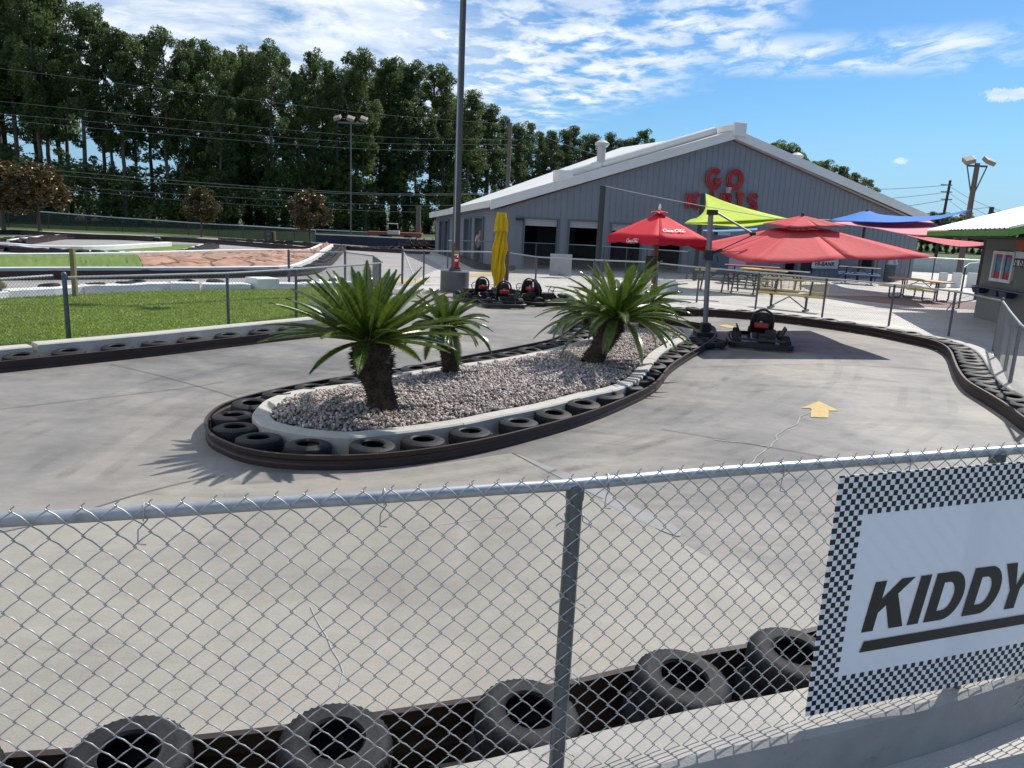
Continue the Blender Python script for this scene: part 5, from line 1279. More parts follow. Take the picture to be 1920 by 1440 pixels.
sail([(1318, 431, 27), (1360, 431, 27), (1420, 428, 27)], [(1318, 433, 26.6), (1360, 434, 26.6), (1420, 431, 26.6)], M('pale blue cloth', (.15, .35, .65), .8, trans=.2), 'thin pale blue sail edge below the lime sail')

# ================================================================ snack kiosk
m_kw = M('olive grey kiosk wall', (.15, .155, .14), .7, .06, 2); m_kr = M('white ribbed roof', (.70, .70, .70), .45, .04, 3); m_kg = M('green fascia', (.09, .22, .03), .5, .1, 2)
kA = P(1825, 594); kB = Vector((kA.x - .45, kA.y - 4.6, 0)); kp = Plane(kA, kB); kp.n = Vector((-abs(kp.n.x), kp.n.y if kp.n.x < 0 else -kp.n.y, 0)) if kp.n.x > 0 else kp.n
kio = empty('snack_kiosk', kA, 'olive grey snack kiosk with white ribbed roof and green fascia', 'kiosk')
zk = 2.42
win = []
def kh(px, py): return kp.hit(px, py)
(w0, wz1), (w1, wz0) = kh(1868, 470), kh(1897, 532)
print('KIOSK', kA, w0, w1, wz0, wz1)
g = G(); wallmesh(g, kp, 0, 4.6, 0, type('Z', (), {'k': [], '__call__': lambda s, u: zk})(), [(w0, w1, wz0, wz1)], 0, .15)
back2 = [Vector((kA.x, kA.y, 0)), Vector((kA.x + 6, kA.y + .8, 0)), Vector((kB.x + 6, kB.y + .8, 0)), Vector((kB.x, kB.y, 0))]
for a, b in ((back2[0], back2[1]), (back2[1], back2[2]), (back2[2], back2[3])):
    g.beam(a.lerp(b, .02) + Vector((0, 0, zk / 2)), b.lerp(a, .02) + Vector((0, 0, zk / 2)), .15, zk)
g.build('wall', m_kw, kio)
# roof slopes up away from the fascia
ra = PY(1739, 432, 26.0); rb = PY(1893, 428, 18.5); rc = PY(1960, 372, 22.0) + Vector((4, 2, 1.2)); rd = PY(1870, 395, 27.5)
g = G(); n = 44; V = []
ra2 = Vector((ra.x, ra.y, ra.z)); e1_ = rb; r1 = Vector((ra.x + 6.5, ra.y + 3.2, ra.z + 1.45)); r2 = Vector((rb.x + 7.2, rb.y + 2.0, rb.z + 1.75))
for i in range(n * 2 + 1):
    t = i / (n * 2); a = ra.lerp(rb, t); b = r1.lerp(r2, t); zo = .028 if i % 4 == 0 else 0
    V += [a + Vector((0, 0, zo)), b + Vector((0, 0, zo))]
g.add(V, [(2 * i, 2 * i + 1, 2 * i + 3, 2 * i + 2) for i in range(n * 2)]); kr = solid(g.build('roof', m_kr, kio), .02)
g = G(); g.beam(ra + Vector((.02, 0, -.10)), rb + Vector((.02, 0, -.10)), .04, .15); rb2 = rb + Vector((1.6, -.1, .42)); g.beam(rb + Vector((.0, -.02, -.10)), rb2 + Vector((0, 0, -.10)), .04, .17); g.build('fascia', m_kg, kio)
g = G(); V = [rb, rb2, rb2 + Vector((4, 2, 1)), r2]; g.add(V, [(0, 1, 2, 3)]); solid(g.build('roof', m_kr, kio), .02)
g = G(); g.add([ra + Vector((0, 0, -.2)), rb + Vector((0, 0, -.2)), rb + Vector((8, 1.5, -.19)), ra + Vector((7, 2.5, -.19))], [(0, 1, 2, 3)]); solid(g.build('soffit', m_int, kio), .02)
rzk = math.atan2(kp.d.y, kp.d.x)
def kbox(u0_, u1_, z0, z1, mat, name, off=.03, th=.06, par=None, bev=0): return G().box(kp.at((u0_ + u1_) / 2, (z0 + z1) / 2, off), (abs(u1_ - u0_), th, z1 - z0), rz=rzk).build(name, mat, par or kio, bevel=bev)
m_vf = M('white window frame', (.62, .62, .62), .5)
fr_ = G(); um = (w0 + w1) / 2; f = .09
for uu in (w0 + f / 2, w1 - f / 2): fr_.box(kp.at(uu, (wz0 + wz1) / 2, .03), (f, .08, wz1 - wz0), rz=rzk)
fr_.box(kp.at(um, (wz0 + wz1) / 2, .032), (.06, .07, wz1 - wz0 - .01), rz=rzk)
for zz in (wz0 + f / 2, wz1 - f / 2): fr_.box(kp.at(um, zz, .034), (w1 - w0, .08, f), rz=rzk)
wf = fr_.build('window', m_vf, kio)
m_ps = M('blue poster', (.06, .22, .42), .5, .4, 5, c2=(.16, .32, .45), dirt=((.30, .15, .12), 4, .66)); m_pr = M('red poster band', (.45, .03, .05), .5)
for s in (0, 1):
    a, b = (w0 + f, um - .04) if s == 0 else (um + .04, w1 - f)
    kbox(a, b, wz0 + f, wz1 - f, m_ps, 'poster', -.03, .02, wf); hz = wz1 - wz0
    kbox(a + .01, b - .01, wz0 + f + .02, wz0 + f + hz * .2, m_pr, 'poster_band', -.012, .012, wf); kbox(a + .01, b - .01, wz1 - f - hz * .09, wz1 - f - .01, m_pr, 'poster_band', -.012, .012, wf)
(n0, nz1), (n1, nz0) = kh(1904, 471), kh(1921, 485); kbox(n0, n1 + .5, nz0, nz1, m_nb, 'notice', .03, .02); 
(n0, nz1), (n1, nz0) = kh(1901, 487), kh(1919, 499); nt = kbox(n0, n1 + .5, nz0, nz1, m_nb, 'notice', .03, .02)
for i in range(2):
    c = kp.at(n0 + .18 + i * .35, (nz0 + nz1) / 2, .045); g = G()
    g.tube([c + kp.d * (.1 * math.cos(a)) + Vector((0, 0, .1 * math.sin(a))) for a in [k * math.pi / 8 for k in range(16)]], .012, 5, closed=True); g.tube([c + kp.d * -.07 + Vector((0, 0, .07)), c + kp.d * .07 - Vector((0, 0, .07))], .012, 5); g.build('symbol', m_black, nt)
(s0, sz1), (s1_, sz0) = kh(1836, 531), kh(1912, 545); G().box(kp.at(2.3, .98, .14), (4.2, .30, .03), rz=rzk).build('counter_shelf', m_wall2, kio)
for x0_, x1_ in ((1842, 1858), (1877, 1892), (1895, 1912)):
    (a, _), (b, _) = kh(x0_, 536), kh(x1_, 536); g = G(); c = kp.at((a + b) / 2, .86, .18); W2 = (b - a) / 2
    q = [kp.at(a, .95, .04), kp.at(b, .95, .04), kp.at(b, .95, .32), kp.at(a, .95, .32), kp.at(a + .06, .78, .08), kp.at(b - .06, .78, .08), kp.at(b - .06, .78, .28), kp.at(a + .06, .78, .28)]
    g.add(q, [(0, 1, 5, 4), (1, 2, 6, 5), (2, 3, 7, 6), (3, 0, 4, 7), (7, 6, 5, 4), (3, 2, 1, 0)]); g.build('planter_bin', M('navy plastic', (.01, .015, .06), .4), kio)
c = kh(1921, 451); g = G(); R = Matrix((kp.d, Vector((0, 0, 1)), kp.n)).transposed(); g.lathe([(.001, .04), (.27, .04), (.29, .02), (.29, 0)], 30, kp.at(c[0], c[1], .03), R, closed=False); ds = g.build('round_sign', M('round red sign', (.50, .08, .05), .5), kio, True)
g = G(); 
for dz in (.12, -.02): g.box(kp.at(c[0], c[1] + dz, .075), (.34, .008, .05), rz=rzk)
g.build('sign_stripe', M('brown stripe', (.22, .12, .08), .5), ds)
# ================================================================ the big track and its banks
m_far = concrete('track concrete far', (.30, .285, .275), (.38, .365, .35), (.36, .34, .33), stain=.25)
m_bank = M('bank grass', (.12, .19, .03), .9, .25, .8, .5, 40, c2=(.14, .21, .04), dirt=((.19, .20, .07), 1.1, .6))
sheet('race_track', [P(-900, 560), P(-900, 433), P(0, 432), P(150, 436), P(600, 452), P(760, 462), P(830, 500), P(700, 560), P(545, 552), P(145, 562)], -.002, m_far)
def pth(px, st=.4, z=0): 
    q = [P(x, y, z) for x, y in px]; return resample(spline([Vector((p.x, p.y, 0)) for p in q], 5), st)
def farbar(px, label, side=1, z=.25, tlabel=None, h=.22, tz=None, tyres=True, curbw=.18, off=0.50, mat=None, bandon=True):
    """white kerb along px (its top edge), tyres and a dark band on the chosen side"""
    c = pth(px, .4, z); e = empty('track_barrier', (*c[0].xy, 0), label, 'barrier', 'barriers of the big track')
    G().sweep(c, curb_profile(curbw, z)).build('kerb', mat or m_white, e)
    if bandon: G().sweep(resample(offset(c, side * (off + .32)), .5), band_profile(h)).build('band', m_brown, e)
    if tyres:
        for p in resample(offset(c, side * (off - .08)), .60): tyre(TY_F, p + Vector((0, random.uniform(-.04, .04), 0)), random.uniform(0, .05), tlabel or 'black tyre in the rows lining the big track', 'tyres lining the big track', (random.uniform(-.1, .1), random.uniform(-.1, .1)))
    return c
# white blocks along the lawn edge
for i, (a, b, h, w) in enumerate((((-300, 588), (-6, 562), .2, .4), ((2, 561), (140, 552), .2, .4), ((146, 552), (309, 546), .22, .4), ((315, 547), (367, 547), .24, .42), ((373, 547), (464, 547), .22, .4), ((465, 547), (507, 545), .36, .6), ((509, 545), (560, 544), .2, .4), ((563, 544), (660, 541), .2, .4))):
    A_, B_ = P(*a), P(*b); A_ += Vector((0, w / 2, 0)); B_ += Vector((0, w / 2, 0)); g = G(); n = max(2, int((B_ - A_).length / .25)); ln = [A_.lerp(B_, k / n) + Vector((0, random.uniform(-.01, .01), random.uniform(-.01, .012))) for k in range(n + 1)]
    g.sweep(ln, curb_profile(w, h)); o = g.build('barrier_block', m_white)
    tag(o, ['white block at the photo edge of the lawn', 'long white block behind the round capped bollard', 'long white block starting at the timber post', 'short chipped white block beside the long one', 'cracked double white block at the lawn back edge', 'tallest white block at the lawn back edge', 'low white block after the tallest one', 'low white block hidden behind the cycad tips'][i], 'barrier block', 'white blocks at the back of the lawn')
for x, y in ((-60, 560), (60, 549), (150, 546), (210, 543), (232, 541), (330, 540), (385, 538), (480, 535), (560, 536), (620, 535)):
    tyre(TY_M, P(x, y + 8, 0) + Vector((0, .72, 0)), .07, 'black tyre behind the white lawn blocks', 'tyres behind the white lawn blocks', (random.uniform(-.15, .15), random.uniform(-.2, .2)), 1.1)
# front barrier of the bank, bank, back barrier
c1_ = farbar([(-500, 506), (-200, 503), (0, 501), (150, 500.5), (300, 500.5), (420, 500), (500, 499), (545, 497), (572, 488), (592, 478), (610, 465), (622, 458)], 'long white topped barrier below the orange rock bank', 1, .30, h=.26)
c2_ = pth([(-500, 478), (-200, 476), (0, 475), (140, 474), (250, 472), (330, 470), (420, 468), (520, 467), (575, 467), (592, 462), (603, 457)], .4, .46)
e = empty('track_barrier', (*c2_[0].xy, 0), 'smooth pale wall along the top of the orange rock bank', 'barrier', 'barriers of the big track')
G().sweep(c2_, curb_profile(.2, .46)).build('kerb', m_white, e)
# bank surface between them
m_rock = None
def rockmat():
    m, n, l, b = newmat('orange stamped rock'); tc = n.new('ShaderNodeTexCoord'); v = n.new('ShaderNodeTexVoronoi'); v.feature = 'DISTANCE_TO_EDGE'; v.inputs['Scale'].default_value = .95
    nz = n.new('ShaderNodeTexNoise'); nz.inputs['Scale'].default_value = 1.3; nz.inputs['Detail'].default_value = 5; mxv = n.new('ShaderNodeMix'); mxv.data_type = 'VECTOR'; mxv.inputs[0].default_value = .35
    l.new(tc.outputs['Object'], nz.inputs['Vector']); l.new(tc.outputs['Object'], mxv.inputs[4]); l.new(nz.outputs['Color'], mxv.inputs[5]); l.new(mxv.outputs[1], v.inputs['Vector'])
    r = n.new('ShaderNodeValToRGB'); r.color_ramp.elements[0].position = .015; r.color_ramp.elements[0].color = (.30, .26, .24, 1); r.color_ramp.elements[1].position = .05; r.color_ramp.elements[1].color = (1, 1, 1, 1); l.new(v.outputs['Distance'], r.inputs['Fac'])
    n2 = n.new('ShaderNodeTexNoise'); n2.inputs['Scale'].default_value = 1.6; n2.inputs['Detail'].default_value = 8; l.new(tc.outputs['Object'], n2.inputs['Vector'])
    r2 = n.new('ShaderNodeValToRGB'); r2.color_ramp.elements[0].position = .3; r2.color_ramp.elements[0].color = (.22, .13, .09, 1); r2.color_ramp.elements[1].position = .62; r2.color_ramp.elements[1].color = (.45, .25, .17, 1); l.new(n2.outputs['Fac'], r2.inputs['Fac'])
    mx = n.new('ShaderNodeMix'); mx.data_type = 'RGBA'; mx.blend_type = 'MULTIPLY'; mx.inputs[0].default_value = 1; l.new(r2.outputs[0], mx.inputs[6]); l.new(r.outputs[0], mx.inputs[7]); l.new(mx.outputs[2], b.inputs['Base Color']); b.inputs['Roughness'].default_value = .8
    bp = n.new('ShaderNodeBump'); bp.inputs['Strength'].default_value = .8; bp.inputs['Distance'].default_value = .08; l.new(v.outputs['Distance'], bp.inputs['Height']); l.new(bp.outputs[0], b.inputs['Normal']); return m
m_rock = rockmat()
def loft(a, b, za, zb, name, mat, n=140, K=12, bulge=.16):
    A_ = resample(a, sum((q - p).length for p, q in zip(a, a[1:])) / n); B_ = resample(b, sum((q - p).length for p, q in zip(b, b[1:])) / n); m = min(len(A_), len(B_)); V = []
    for i in range(m):
        for k in range(K + 1):
            t = k / K; p = A_[i].lerp(B_[i], t); V.append((p.x, p.y, za + (zb - za) * t + bulge * math.sin(math.pi * t) + random.uniform(-.035, .035)))
    g = G().add(V, [(i * (K + 1) + k, (i + 1) * (K + 1) + k, (i + 1) * (K + 1) + k + 1, i * (K + 1) + k + 1) for i in range(m - 1) for k in range(K)]); o = g.build(name, mat, smooth=True); o['kind'] = 'structure'; return o
def split(path, px, z):
    for i, p in enumerate(path):
        v = RC.transposed() @ (Vector((p.x, p.y, z)) - CP)
        if 960 + F * v.x / -v.z > px: return i
    return len(path) - 1
ia, ib = split(c1_, 268, .3), split(c2_, 235, .46)
loft(offset(c1_[:ia + 1], -.12), offset(c2_[:ib + 1], .12), .26, .36, 'bank', m_bank); rb_ = loft(offset(c1_[ia:], -.12), offset(c2_[ib:], .12), .26, .36, 'rock_bank', m_rock); rb_['kind'] = 'thing'; tag(rb_, 'orange stamped rock bank sloping up between two white barriers', 'rock bank')
# oval grass and rear loops
farbar([(-300, 473), (0, 459.5), (60, 463), (110, 466), (168, 469.5)], 'dark banded barrier with thin white top at the photo edge', 1, .2, h=.2, off=.5)
farbar([(-200, 452), (0, 455), (60, 459), (140, 461), (200, 460), (260, 457), (317, 454)], 'chunky white block line along the oval grass', -1, .22, tyres=False, bandon=False, curbw=.3)
farbar([(150, 470), (240, 471), (325, 470), (350, 466), (372, 460), (386, 457)], 'white tipped barrier closing the oval grass', 1, .2, off=.35)
sheetpx('lawn', [(60, 466), (140, 467), (200, 465), (317, 458.5), (384, 459), (352, 470), (325, 474), (240, 475), (150, 473)], .02, m_bank)
farbar([(16, 449), (60, 444), (100, 440), (165, 440.5), (240, 442), (300, 445)], 'dark tyre barrier curving at the back of the oval', 1, .22, h=.28, off=.4)
farbar([(-300, 429), (0, 431), (60, 432.5), (130, 437), (210, 441), (330, 445), (450, 452), (540, 459), (583, 463), (592, 462)], 'long white and black barrier in front of the green screen fence', 1, .22, h=.26, off=.4)
farbar([(420, 448), (500, 452), (560, 455), (640, 462), (740, 468), (800, 471)], 'thin barrier line under the navy screen fence', 1, .15, h=.2, off=.35)
farbar([(-300, 450), (-60, 447), (0, 446), (60, 441)], 'short white topped barrier by the magnolia trunk', 1, .2, off=.4)
sheetpx('lawn', [(-400, 446), (0, 449), (26, 446), (60, 443.5), (0, 442.5), (-400, 441)], .02, m_bank)
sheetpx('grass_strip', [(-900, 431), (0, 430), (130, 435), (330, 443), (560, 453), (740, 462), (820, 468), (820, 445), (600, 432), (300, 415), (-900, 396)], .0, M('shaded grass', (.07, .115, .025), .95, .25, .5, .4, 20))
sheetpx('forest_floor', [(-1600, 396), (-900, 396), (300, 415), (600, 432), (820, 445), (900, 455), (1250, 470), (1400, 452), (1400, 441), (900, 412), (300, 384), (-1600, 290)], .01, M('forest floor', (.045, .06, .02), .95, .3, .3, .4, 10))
# far fences
m_screen = None
def screenmat(name, c, al):
    m, n, l, b = newmat(name); b.inputs['Base Color'].default_value = (*c, 1); b.inputs['Roughness'].default_value = .8; t = n.new('ShaderNodeBsdfTransparent'); x = n.new('ShaderNodeMixShader'); w = n.new('ShaderNodeTexNoise'); w.inputs['Scale'].default_value = .8
    tc = n.new('ShaderNodeTexCoord'); l.new(tc.outputs['Object'], w.inputs['Vector']); mr = n.new('ShaderNodeMapRange'); mr.inputs[3].default_value = al - .08; mr.inputs[4].default_value = al + .08; l.new(w.outputs['Fac'], mr.inputs[0]); l.new(mr.outputs[0], x.inputs[0])
    l.new(t.outputs[0], x.inputs[1]); l.new(b.outputs[0], x.inputs[2]); l.new(x.outputs[0], n['Material Output'].inputs['Surface']); return m
m_scr = screenmat('green privacy mesh', (.018, .035, .032), .62); m_nav = screenmat('navy privacy mesh', (.008, .014, .04), .97)
def screenfence(bases, tops, label, mat, extra=None, par=.03):
    B_ = [P(*b) for b in bases]; T_ = [PY(t[0], t[1], b.y) for t, b in zip(tops, B_)]; T_ = [Vector((b.x, b.y, t.z)) for t, b in zip(T_, B_)]
    e = empty('screen_fence', B_[0], label, 'fence'); 
    g = G().tube(T_, .035, 6); g.build('top_rail', m_steel, e, True)
    for b, t in zip(B_, T_): G().tube([b, t], .035, 6).build('post', m_steel, e, True)
    g = G()
    for i in range(len(B_) - 1):
        o = Vector((0, -.05, 0)); g.add([B_[i] + o + Vector((0, 0, .03)), B_[i + 1] + o + Vector((0, 0, .03)), T_[i + 1] + o - Vector((0, 0, .03)), T_[i] + o - Vector((0, 0, .03))], [(0, 1, 2, 3)])
    solid(g.build('screen', mat, e), .008); return T_
screenfence([(-420, 420), (-230, 424), (-110, 427), (17, 427), (92, 430), (163, 433), (230, 435.5), (293, 438), (354, 441), (411, 445), (456, 448), (504, 450.5), (552, 453), (591, 455)],
            [(-420, 368), (-230, 377), (-110, 384), (17, 393), (92, 398), (163, 404), (230, 409), (293, 413), (354, 417.5), (411, 421), (456, 423), (504, 426), (552, 429), (591, 431)], 'long green screened fence in front of the forest', m_scr)
screenfence([(592, 455), (640, 459), (684, 462), (724, 465), (770, 468), (816, 472)], [(592, 439), (640, 441), (684, 443), (724, 445), (770, 447), (816, 450)], 'low navy screened fence beside the row of karts', m_nav)
screenfence([(592, 448), (640, 450), (693, 452)], [(592, 430.5), (640, 433), (693, 435.5)], 'rear screened fence above the navy one', m_scr)
# long rust red trailer and a pale cart behind it
a, b = PY(690, 437, 56), PY(792, 441, 56); e = empty('flatbed_trailer', (a.x, 56, 0), 'long rust red trailer parked behind the navy screen', 'trailer')
G().beam(a, b, .9, .30).build('deck', M('rust red deck', (.22, .07, .05), .8, .15, 3), e, bevel=.03)
for t in (.3, .38, .75): 
    q = a.lerp(b, t); G().lathe([(.001, -.1), (.33, -.1), (.36, 0), (.33, .1), (.001, .1)], 16, (q.x, 55.5, .36), Matrix.Rotation(math.pi / 2, 3, 'X'), closed=False).build('wheel', m_tyre, e, True)
c = PY(738, 436, 54.5); e = empty('utility_cart', (c.x, 54.5, 0), 'small white utility cart beyond the navy screen', 'cart')
g = G(); g.box((c.x, 54.5, .85), (.8, .6, .25)); g.box((c.x - .1, 54.5, 1.45), (.7, .5, .05)); 
for s in (-.4, .3): g.tube([(c.x + s, 54.5, 1.1), (c.x + s * .9, 54.5, 1.45)], .03, 6)
g.build('body', m_shut, e, bevel=.03); 
for s in (-.4, .4): G().lathe([(.001, -.08), (.26, -.08), (.28, 0), (.26, .08), (.001, .08)], 14, (c.x + s, 54.1, .28), Matrix.Rotation(math.pi / 2, 3, 'X'), closed=False).build('wheel', m_tyre, e, True)
# traffic light box, mailbox-like sign
q = P(512, 452); e = empty('signal_light', q, 'black signal light box on a short post by the far barrier', 'signal'); z1 = PY(508, 433, q.y).z
G().box(q + Vector((-.25, 0, z1 - .5)), (.55, .35, 1.0)).build('housing', m_black, e, bevel=.03); G().tube([q + Vector((.12, 0, 0)), q + Vector((.08, 0, z1))], .09, 6).build('post', m_tim, e)
for k in range(3): G().lathe([(.001, .02), (.11, .02), (.12, 0)], 12, q + Vector((-.25, -.18, z1 - .2 - .3 * k)), Matrix.Rotation(math.pi / 2, 3, 'X'), closed=False).build('lens', m_screenlens if False else m_gt, e, True)
# line of karts by the hall
for i, x in enumerate((752, 766, 781, 797, 808)):
    o = copy_tree(K0); p = P(x, 472, 0); o.location = (p.x, p.y + .6, .0); o.rotation_euler = (0, 0, math.radians(115)); o.scale = (1.0, 1.0, .9)
    tag(o, 'one of the dark karts lined up between navy fence and hall', 'kart', 'karts lined up beside the hall')

# ================================================================ trees
m_bark = M('pine bark', (.10, .08, .066), .95, .3, 3, .5, 12)
L_dark = leafmat('pine foliage', (.035, .062, .022), (.12, .165, .05), .45, .55, .16)
L_mid = leafmat('broadleaf foliage', (.036, .068, .024), (.15, .205, .062), .48, .5, .16)
L_mag = leafmat('magnolia foliage', (.035, .032, .010), (.15, .10, .03), .25, .32, .8, .6)
def leaf_cloud(cents, rads, per, size, rg_, up=.3):
    n = len(cents); C = np.repeat(np.array(cents), per, 0); Rr = np.repeat(np.array(rads), per, 0); m = len(C)
    d = rg_.normal(size=(m, 3)); d /= np.linalg.norm(d, axis=1)[:, None]; rr = rg_.uniform(.35, 1.05, (m, 1)) ** .6
    p = C + d * Rr * rr
    a = rg_.normal(size=(m, 3)); a[:, 2] *= .6; a /= np.linalg.norm(a, axis=1)[:, None]; b = np.cross(a, rg_.normal(size=(m, 3))); b /= np.linalg.norm(b, axis=1)[:, None]
    s = size * rg_.uniform(.6, 1.4, (m, 1)); V = np.stack([p - a * s, p + b * s * .5, p + a * s, p - b * s * .5], 1).reshape(-1, 3); return V, np.arange(m * 4).reshape(-1, 4)
def tree_var(kind, seed):
    """a 20 m tree: trunk with limbs and a crown made of leaf sprays"""
    r = random.Random(seed); rg_ = np.random.default_rng(seed); H = 20
    bend = [Vector((0, 0, 0))]
    for k in range(1, 11): bend.append(Vector((bend[-1].x + r.uniform(-.18, .18), bend[-1].y + r.uniform(-.18, .18), H * .095 * k)))
    g = G(); g.tube(bend, [.27 - .021 * k for k in range(11)], 8); C, R = [], []
    def at(z): k = min(9, int(z / (H * .095))); return bend[k].lerp(bend[k + 1], z / (H * .095) - k)
    lo = {'pine': .45, 'full': .22, 'tall': .36}[kind]
    n = {'pine': 60, 'full': 100, 'tall': 78}[kind]
    for q in range(n):
        t = (q + r.random()) / n; z = H * (lo + (.97 - lo) * t); a = r.uniform(0, 6.28)
        env = {'pine': 2.9 * (1 - .55 * t) * (.6 + .4 * math.sin(t * 3 + .7)), 'full': 2.7 * (math.sin(math.pi * min(1, (.12 + t * .84))) ** .6), 'tall': 2.8 * (math.sin(math.pi * min(1, .18 + t * .76)) ** .7)}[kind]
        d = env * r.uniform(.35, 1.0); b0 = at(min(z * .93, H * .93)); c = Vector((b0.x + d * math.cos(a), b0.y + d * math.sin(a), z + (.3 if kind != 'pine' else r.uniform(-.2, .3))))
        C.append(tuple(c)); s = r.uniform(.55, 1.4); R.append((.85 * s, .85 * s, .42 * s) if kind == 'pine' else (.66 * s, .66 * s, .6 * s))
        if q % 2 == 0: g.tube([b0, b0.lerp(c, .5) + Vector((0, 0, .15)), c], [.06, .04, .015], 4, False)
    for q in range(10):                                          # bare dead limbs under the crown
        z = H * r.uniform(.16, lo + .1); b0 = at(z); a = r.uniform(0, 6.28); l = r.uniform(.8, 2.4); g.tube([b0, b0 + Vector((l * .5 * math.cos(a), l * .5 * math.sin(a), .2)), b0 + Vector((l * math.cos(a), l * math.sin(a), r.uniform(-.2, .9)))], [.045, .03, .012], 4, False)
        if r.random() < .6: C.append((b0.x + l * math.cos(a), b0.y + l * math.sin(a), b0.z + .4)); R.append((.6, .6, .4))
    if kind != 'pine':
        for q in range(12): b0 = at(H * r.uniform(.02, .3)); C.append((b0.x + r.uniform(-.3, .3), b0.y + r.uniform(-.3, .3), b0.z)); R.append((.5, .5, .9))      # ivy
    V, Q = leaf_cloud(C, R, 250 if kind == 'pine' else 190, .115 if kind == 'pine' else .125, rg_)
    e = empty('tree'); g.build('trunk', m_bark, e, True); npmesh('crown', V, Q, L_dark if kind == 'pine' else L_mid, e); return e
VAR = [tree_var('pine', 1), tree_var('pine', 2), tree_var('full', 3), tree_var('full', 4), tree_var('tall', 5), tree_var('tall', 6)]
fresh = set()
rt = random.Random(9)
LAB = {'pine': ('pine_tree', 'tall dark pine with bare lower trunk in the forest edge', 'pine tree'), 'full': ('broadleaf_tree', 'leafy broadleaf tree in the forest edge, green to the ground', 'tree'), 'tall': ('broadleaf_tree', 'tall broadleaf tree with ivy trunk in the forest edge', 'tree')}
def put_tree(vi, px, py_top, Y, wide=1.0, lab=None, group='trees of the forest edge behind the track'):
    src = VAR[vi]; o = src if vi not in fresh else copy_tree(src); fresh.add(vi); t = PY(px, py_top, Y); s = t.z / 20.2
    o.location = (t.x, Y, -.05); o.scale = (s * wide * 1.05, s * wide * 1.05, s); o.rotation_euler = (0, 0, rt.uniform(0, 6.28)); k = 'pine' if vi < 2 else ('full' if vi < 4 else 'tall')
    o.name = LAB[k][0]; tag(o, lab or LAB[k][1], LAB[k][2], group if lab else group + {'pine': ', pines', 'full': ', broadleaf', 'tall': ', ivy clad'}[k])
def interp(x, T):
    for (a, b), (c, d) in zip(T, T[1:]):
        if x <= c: return b + (d - b) * max(0, (x - a)) / (c - a)
    return T[-1][1]
TOP = [(-400, -60), (0, -70), (100, -45), (140, -10), (180, 8), (200, 44), (290, 48), (320, 66), (380, 62), (430, 84), (500, 80), (560, 110), (600, 92), (640, 118), (680, 95), (730, 100), (790, 120), (830, 128), (872, 170), (920, 182), (970, 205), (1010, 232), (1050, 236), (1080, 228), (1110, 252), (1170, 258), (1220, 246), (1270, 268)]
DEP = [(-400, 66), (0, 68), (400, 73), (700, 82), (900, 92), (1050, 108), (1270, 128)]
x = -330
while x < 1262:
    Y = interp(x, DEP); k = rt.random()
    vi = rt.choice([0, 1, 0, 1, 4]) if x < 190 else (rt.choice([4, 5, 4, 0, 5]) if x < 340 else (rt.choice([2, 3, 4, 2, 3, 5]) if x < 860 else rt.choice([0, 1, 2, 3, 1])))
    put_tree(vi, x, interp(x, TOP) + rt.uniform(-12, 26), Y + rt.uniform(-2.5, 2.5), rt.uniform(.7, 1.0)); x += rt.uniform(.5, .85) * 4.3 / Y * F * .5
x = -300
while x < 1262:      # second rank
    Y = interp(x, DEP) + 7
    if rt.random() > (.45 if 60 < x < 340 else .2):
        vi = rt.choice([0, 1, 4, 5]) if x < 340 else rt.choice([2, 3, 5, 4])
        put_tree(vi, x, interp(x, TOP) + rt.uniform(10, 45), Y + rt.uniform(-2, 3), rt.uniform(.9, 1.15))
    x += rt.uniform(.8, 1.2) * 4.6 / Y * F * .6
for px, py, Y, vi in ((1420, 272, 92, 2), (1440, 268, 94, 3), (1462, 262, 95, 3), (1482, 268, 95, 4), (1498, 280, 96, 2), (1518, 306, 98, 1), (1534, 300, 99, 2), (1554, 298, 100, 3), (1572, 308, 100, 3), (1588, 324, 101, 4), (1604, 322, 102, 2), (1622, 332, 104, 3), (1640, 350, 105, 2)):
    put_tree(vi, px, py, Y, 1.35, 'tree rising behind the far slope of the kart hall roof', 'trees behind the kart hall')
for i in range(20):
    px = 1690 + i * 12; put_tree(rt.choice([2, 3, 4]), px, 402 + rt.uniform(-7, 8), 118 + rt.uniform(-8, 8), 2.0, 'distant low tree beyond the patio and shade sails', 'distant trees beyond the patio')
# dark undergrowth along the forest foot
rg_ = np.random.default_rng(12); C, R = [], []
for k in range(640):
    px = rt.uniform(-380, 1250); Y = interp(px, DEP) + rt.uniform(-4, 7); q = PY(px, 400, Y); hmax = 4.6 if px < 400 else 5.4
    C.append((q.x, Y, rt.uniform(.2, hmax) ** 1.0)); R.append((rt.uniform(.8, 1.7), 1.2, rt.uniform(.6, 1.3)))
V, Q = leaf_cloud(C, R, 170, .16, rg_); o = npmesh('undergrowth', V, Q, L_mid); tag(o, 'dark tangled undergrowth along the foot of the forest', 'undergrowth', kind='stuff')
# magnolias
def mag(seed):
    r = random.Random(seed); rg_ = np.random.default_rng(seed); e = empty('magnolia_tree'); g = G(); g.tube([(0, 0, 0), (.03, 0, .7), (0, .04, 1.4), (0, 0, 2.6)], [.09, .075, .06, .02], 8); C, R = [], []
    for k in range(78):
        a = r.uniform(0, 6.28); u = r.uniform(-1, 1); d = math.sqrt(1 - u * u); q = r.uniform(.55, 1) ; c = (1.2 * q * d * math.cos(a) * (1 - .25 * u), 1.2 * q * d * math.sin(a) * (1 - .25 * u), 2.15 + 1.15 * q * u)
        C.append(c); q9 = r.uniform(.16, .38); R.append((q9, q9, q9 * .9)); 
        if k % 3 == 0: g.tube([(0, 0, 1.2 + .4 * r.random()), c], [.03, .01], 4, False)
    g.build('trunk', m_bark, e, True); V, Q = leaf_cloud(C, R, 150, .07, rg_); npmesh('crown', V, Q, L_mag, e); return e
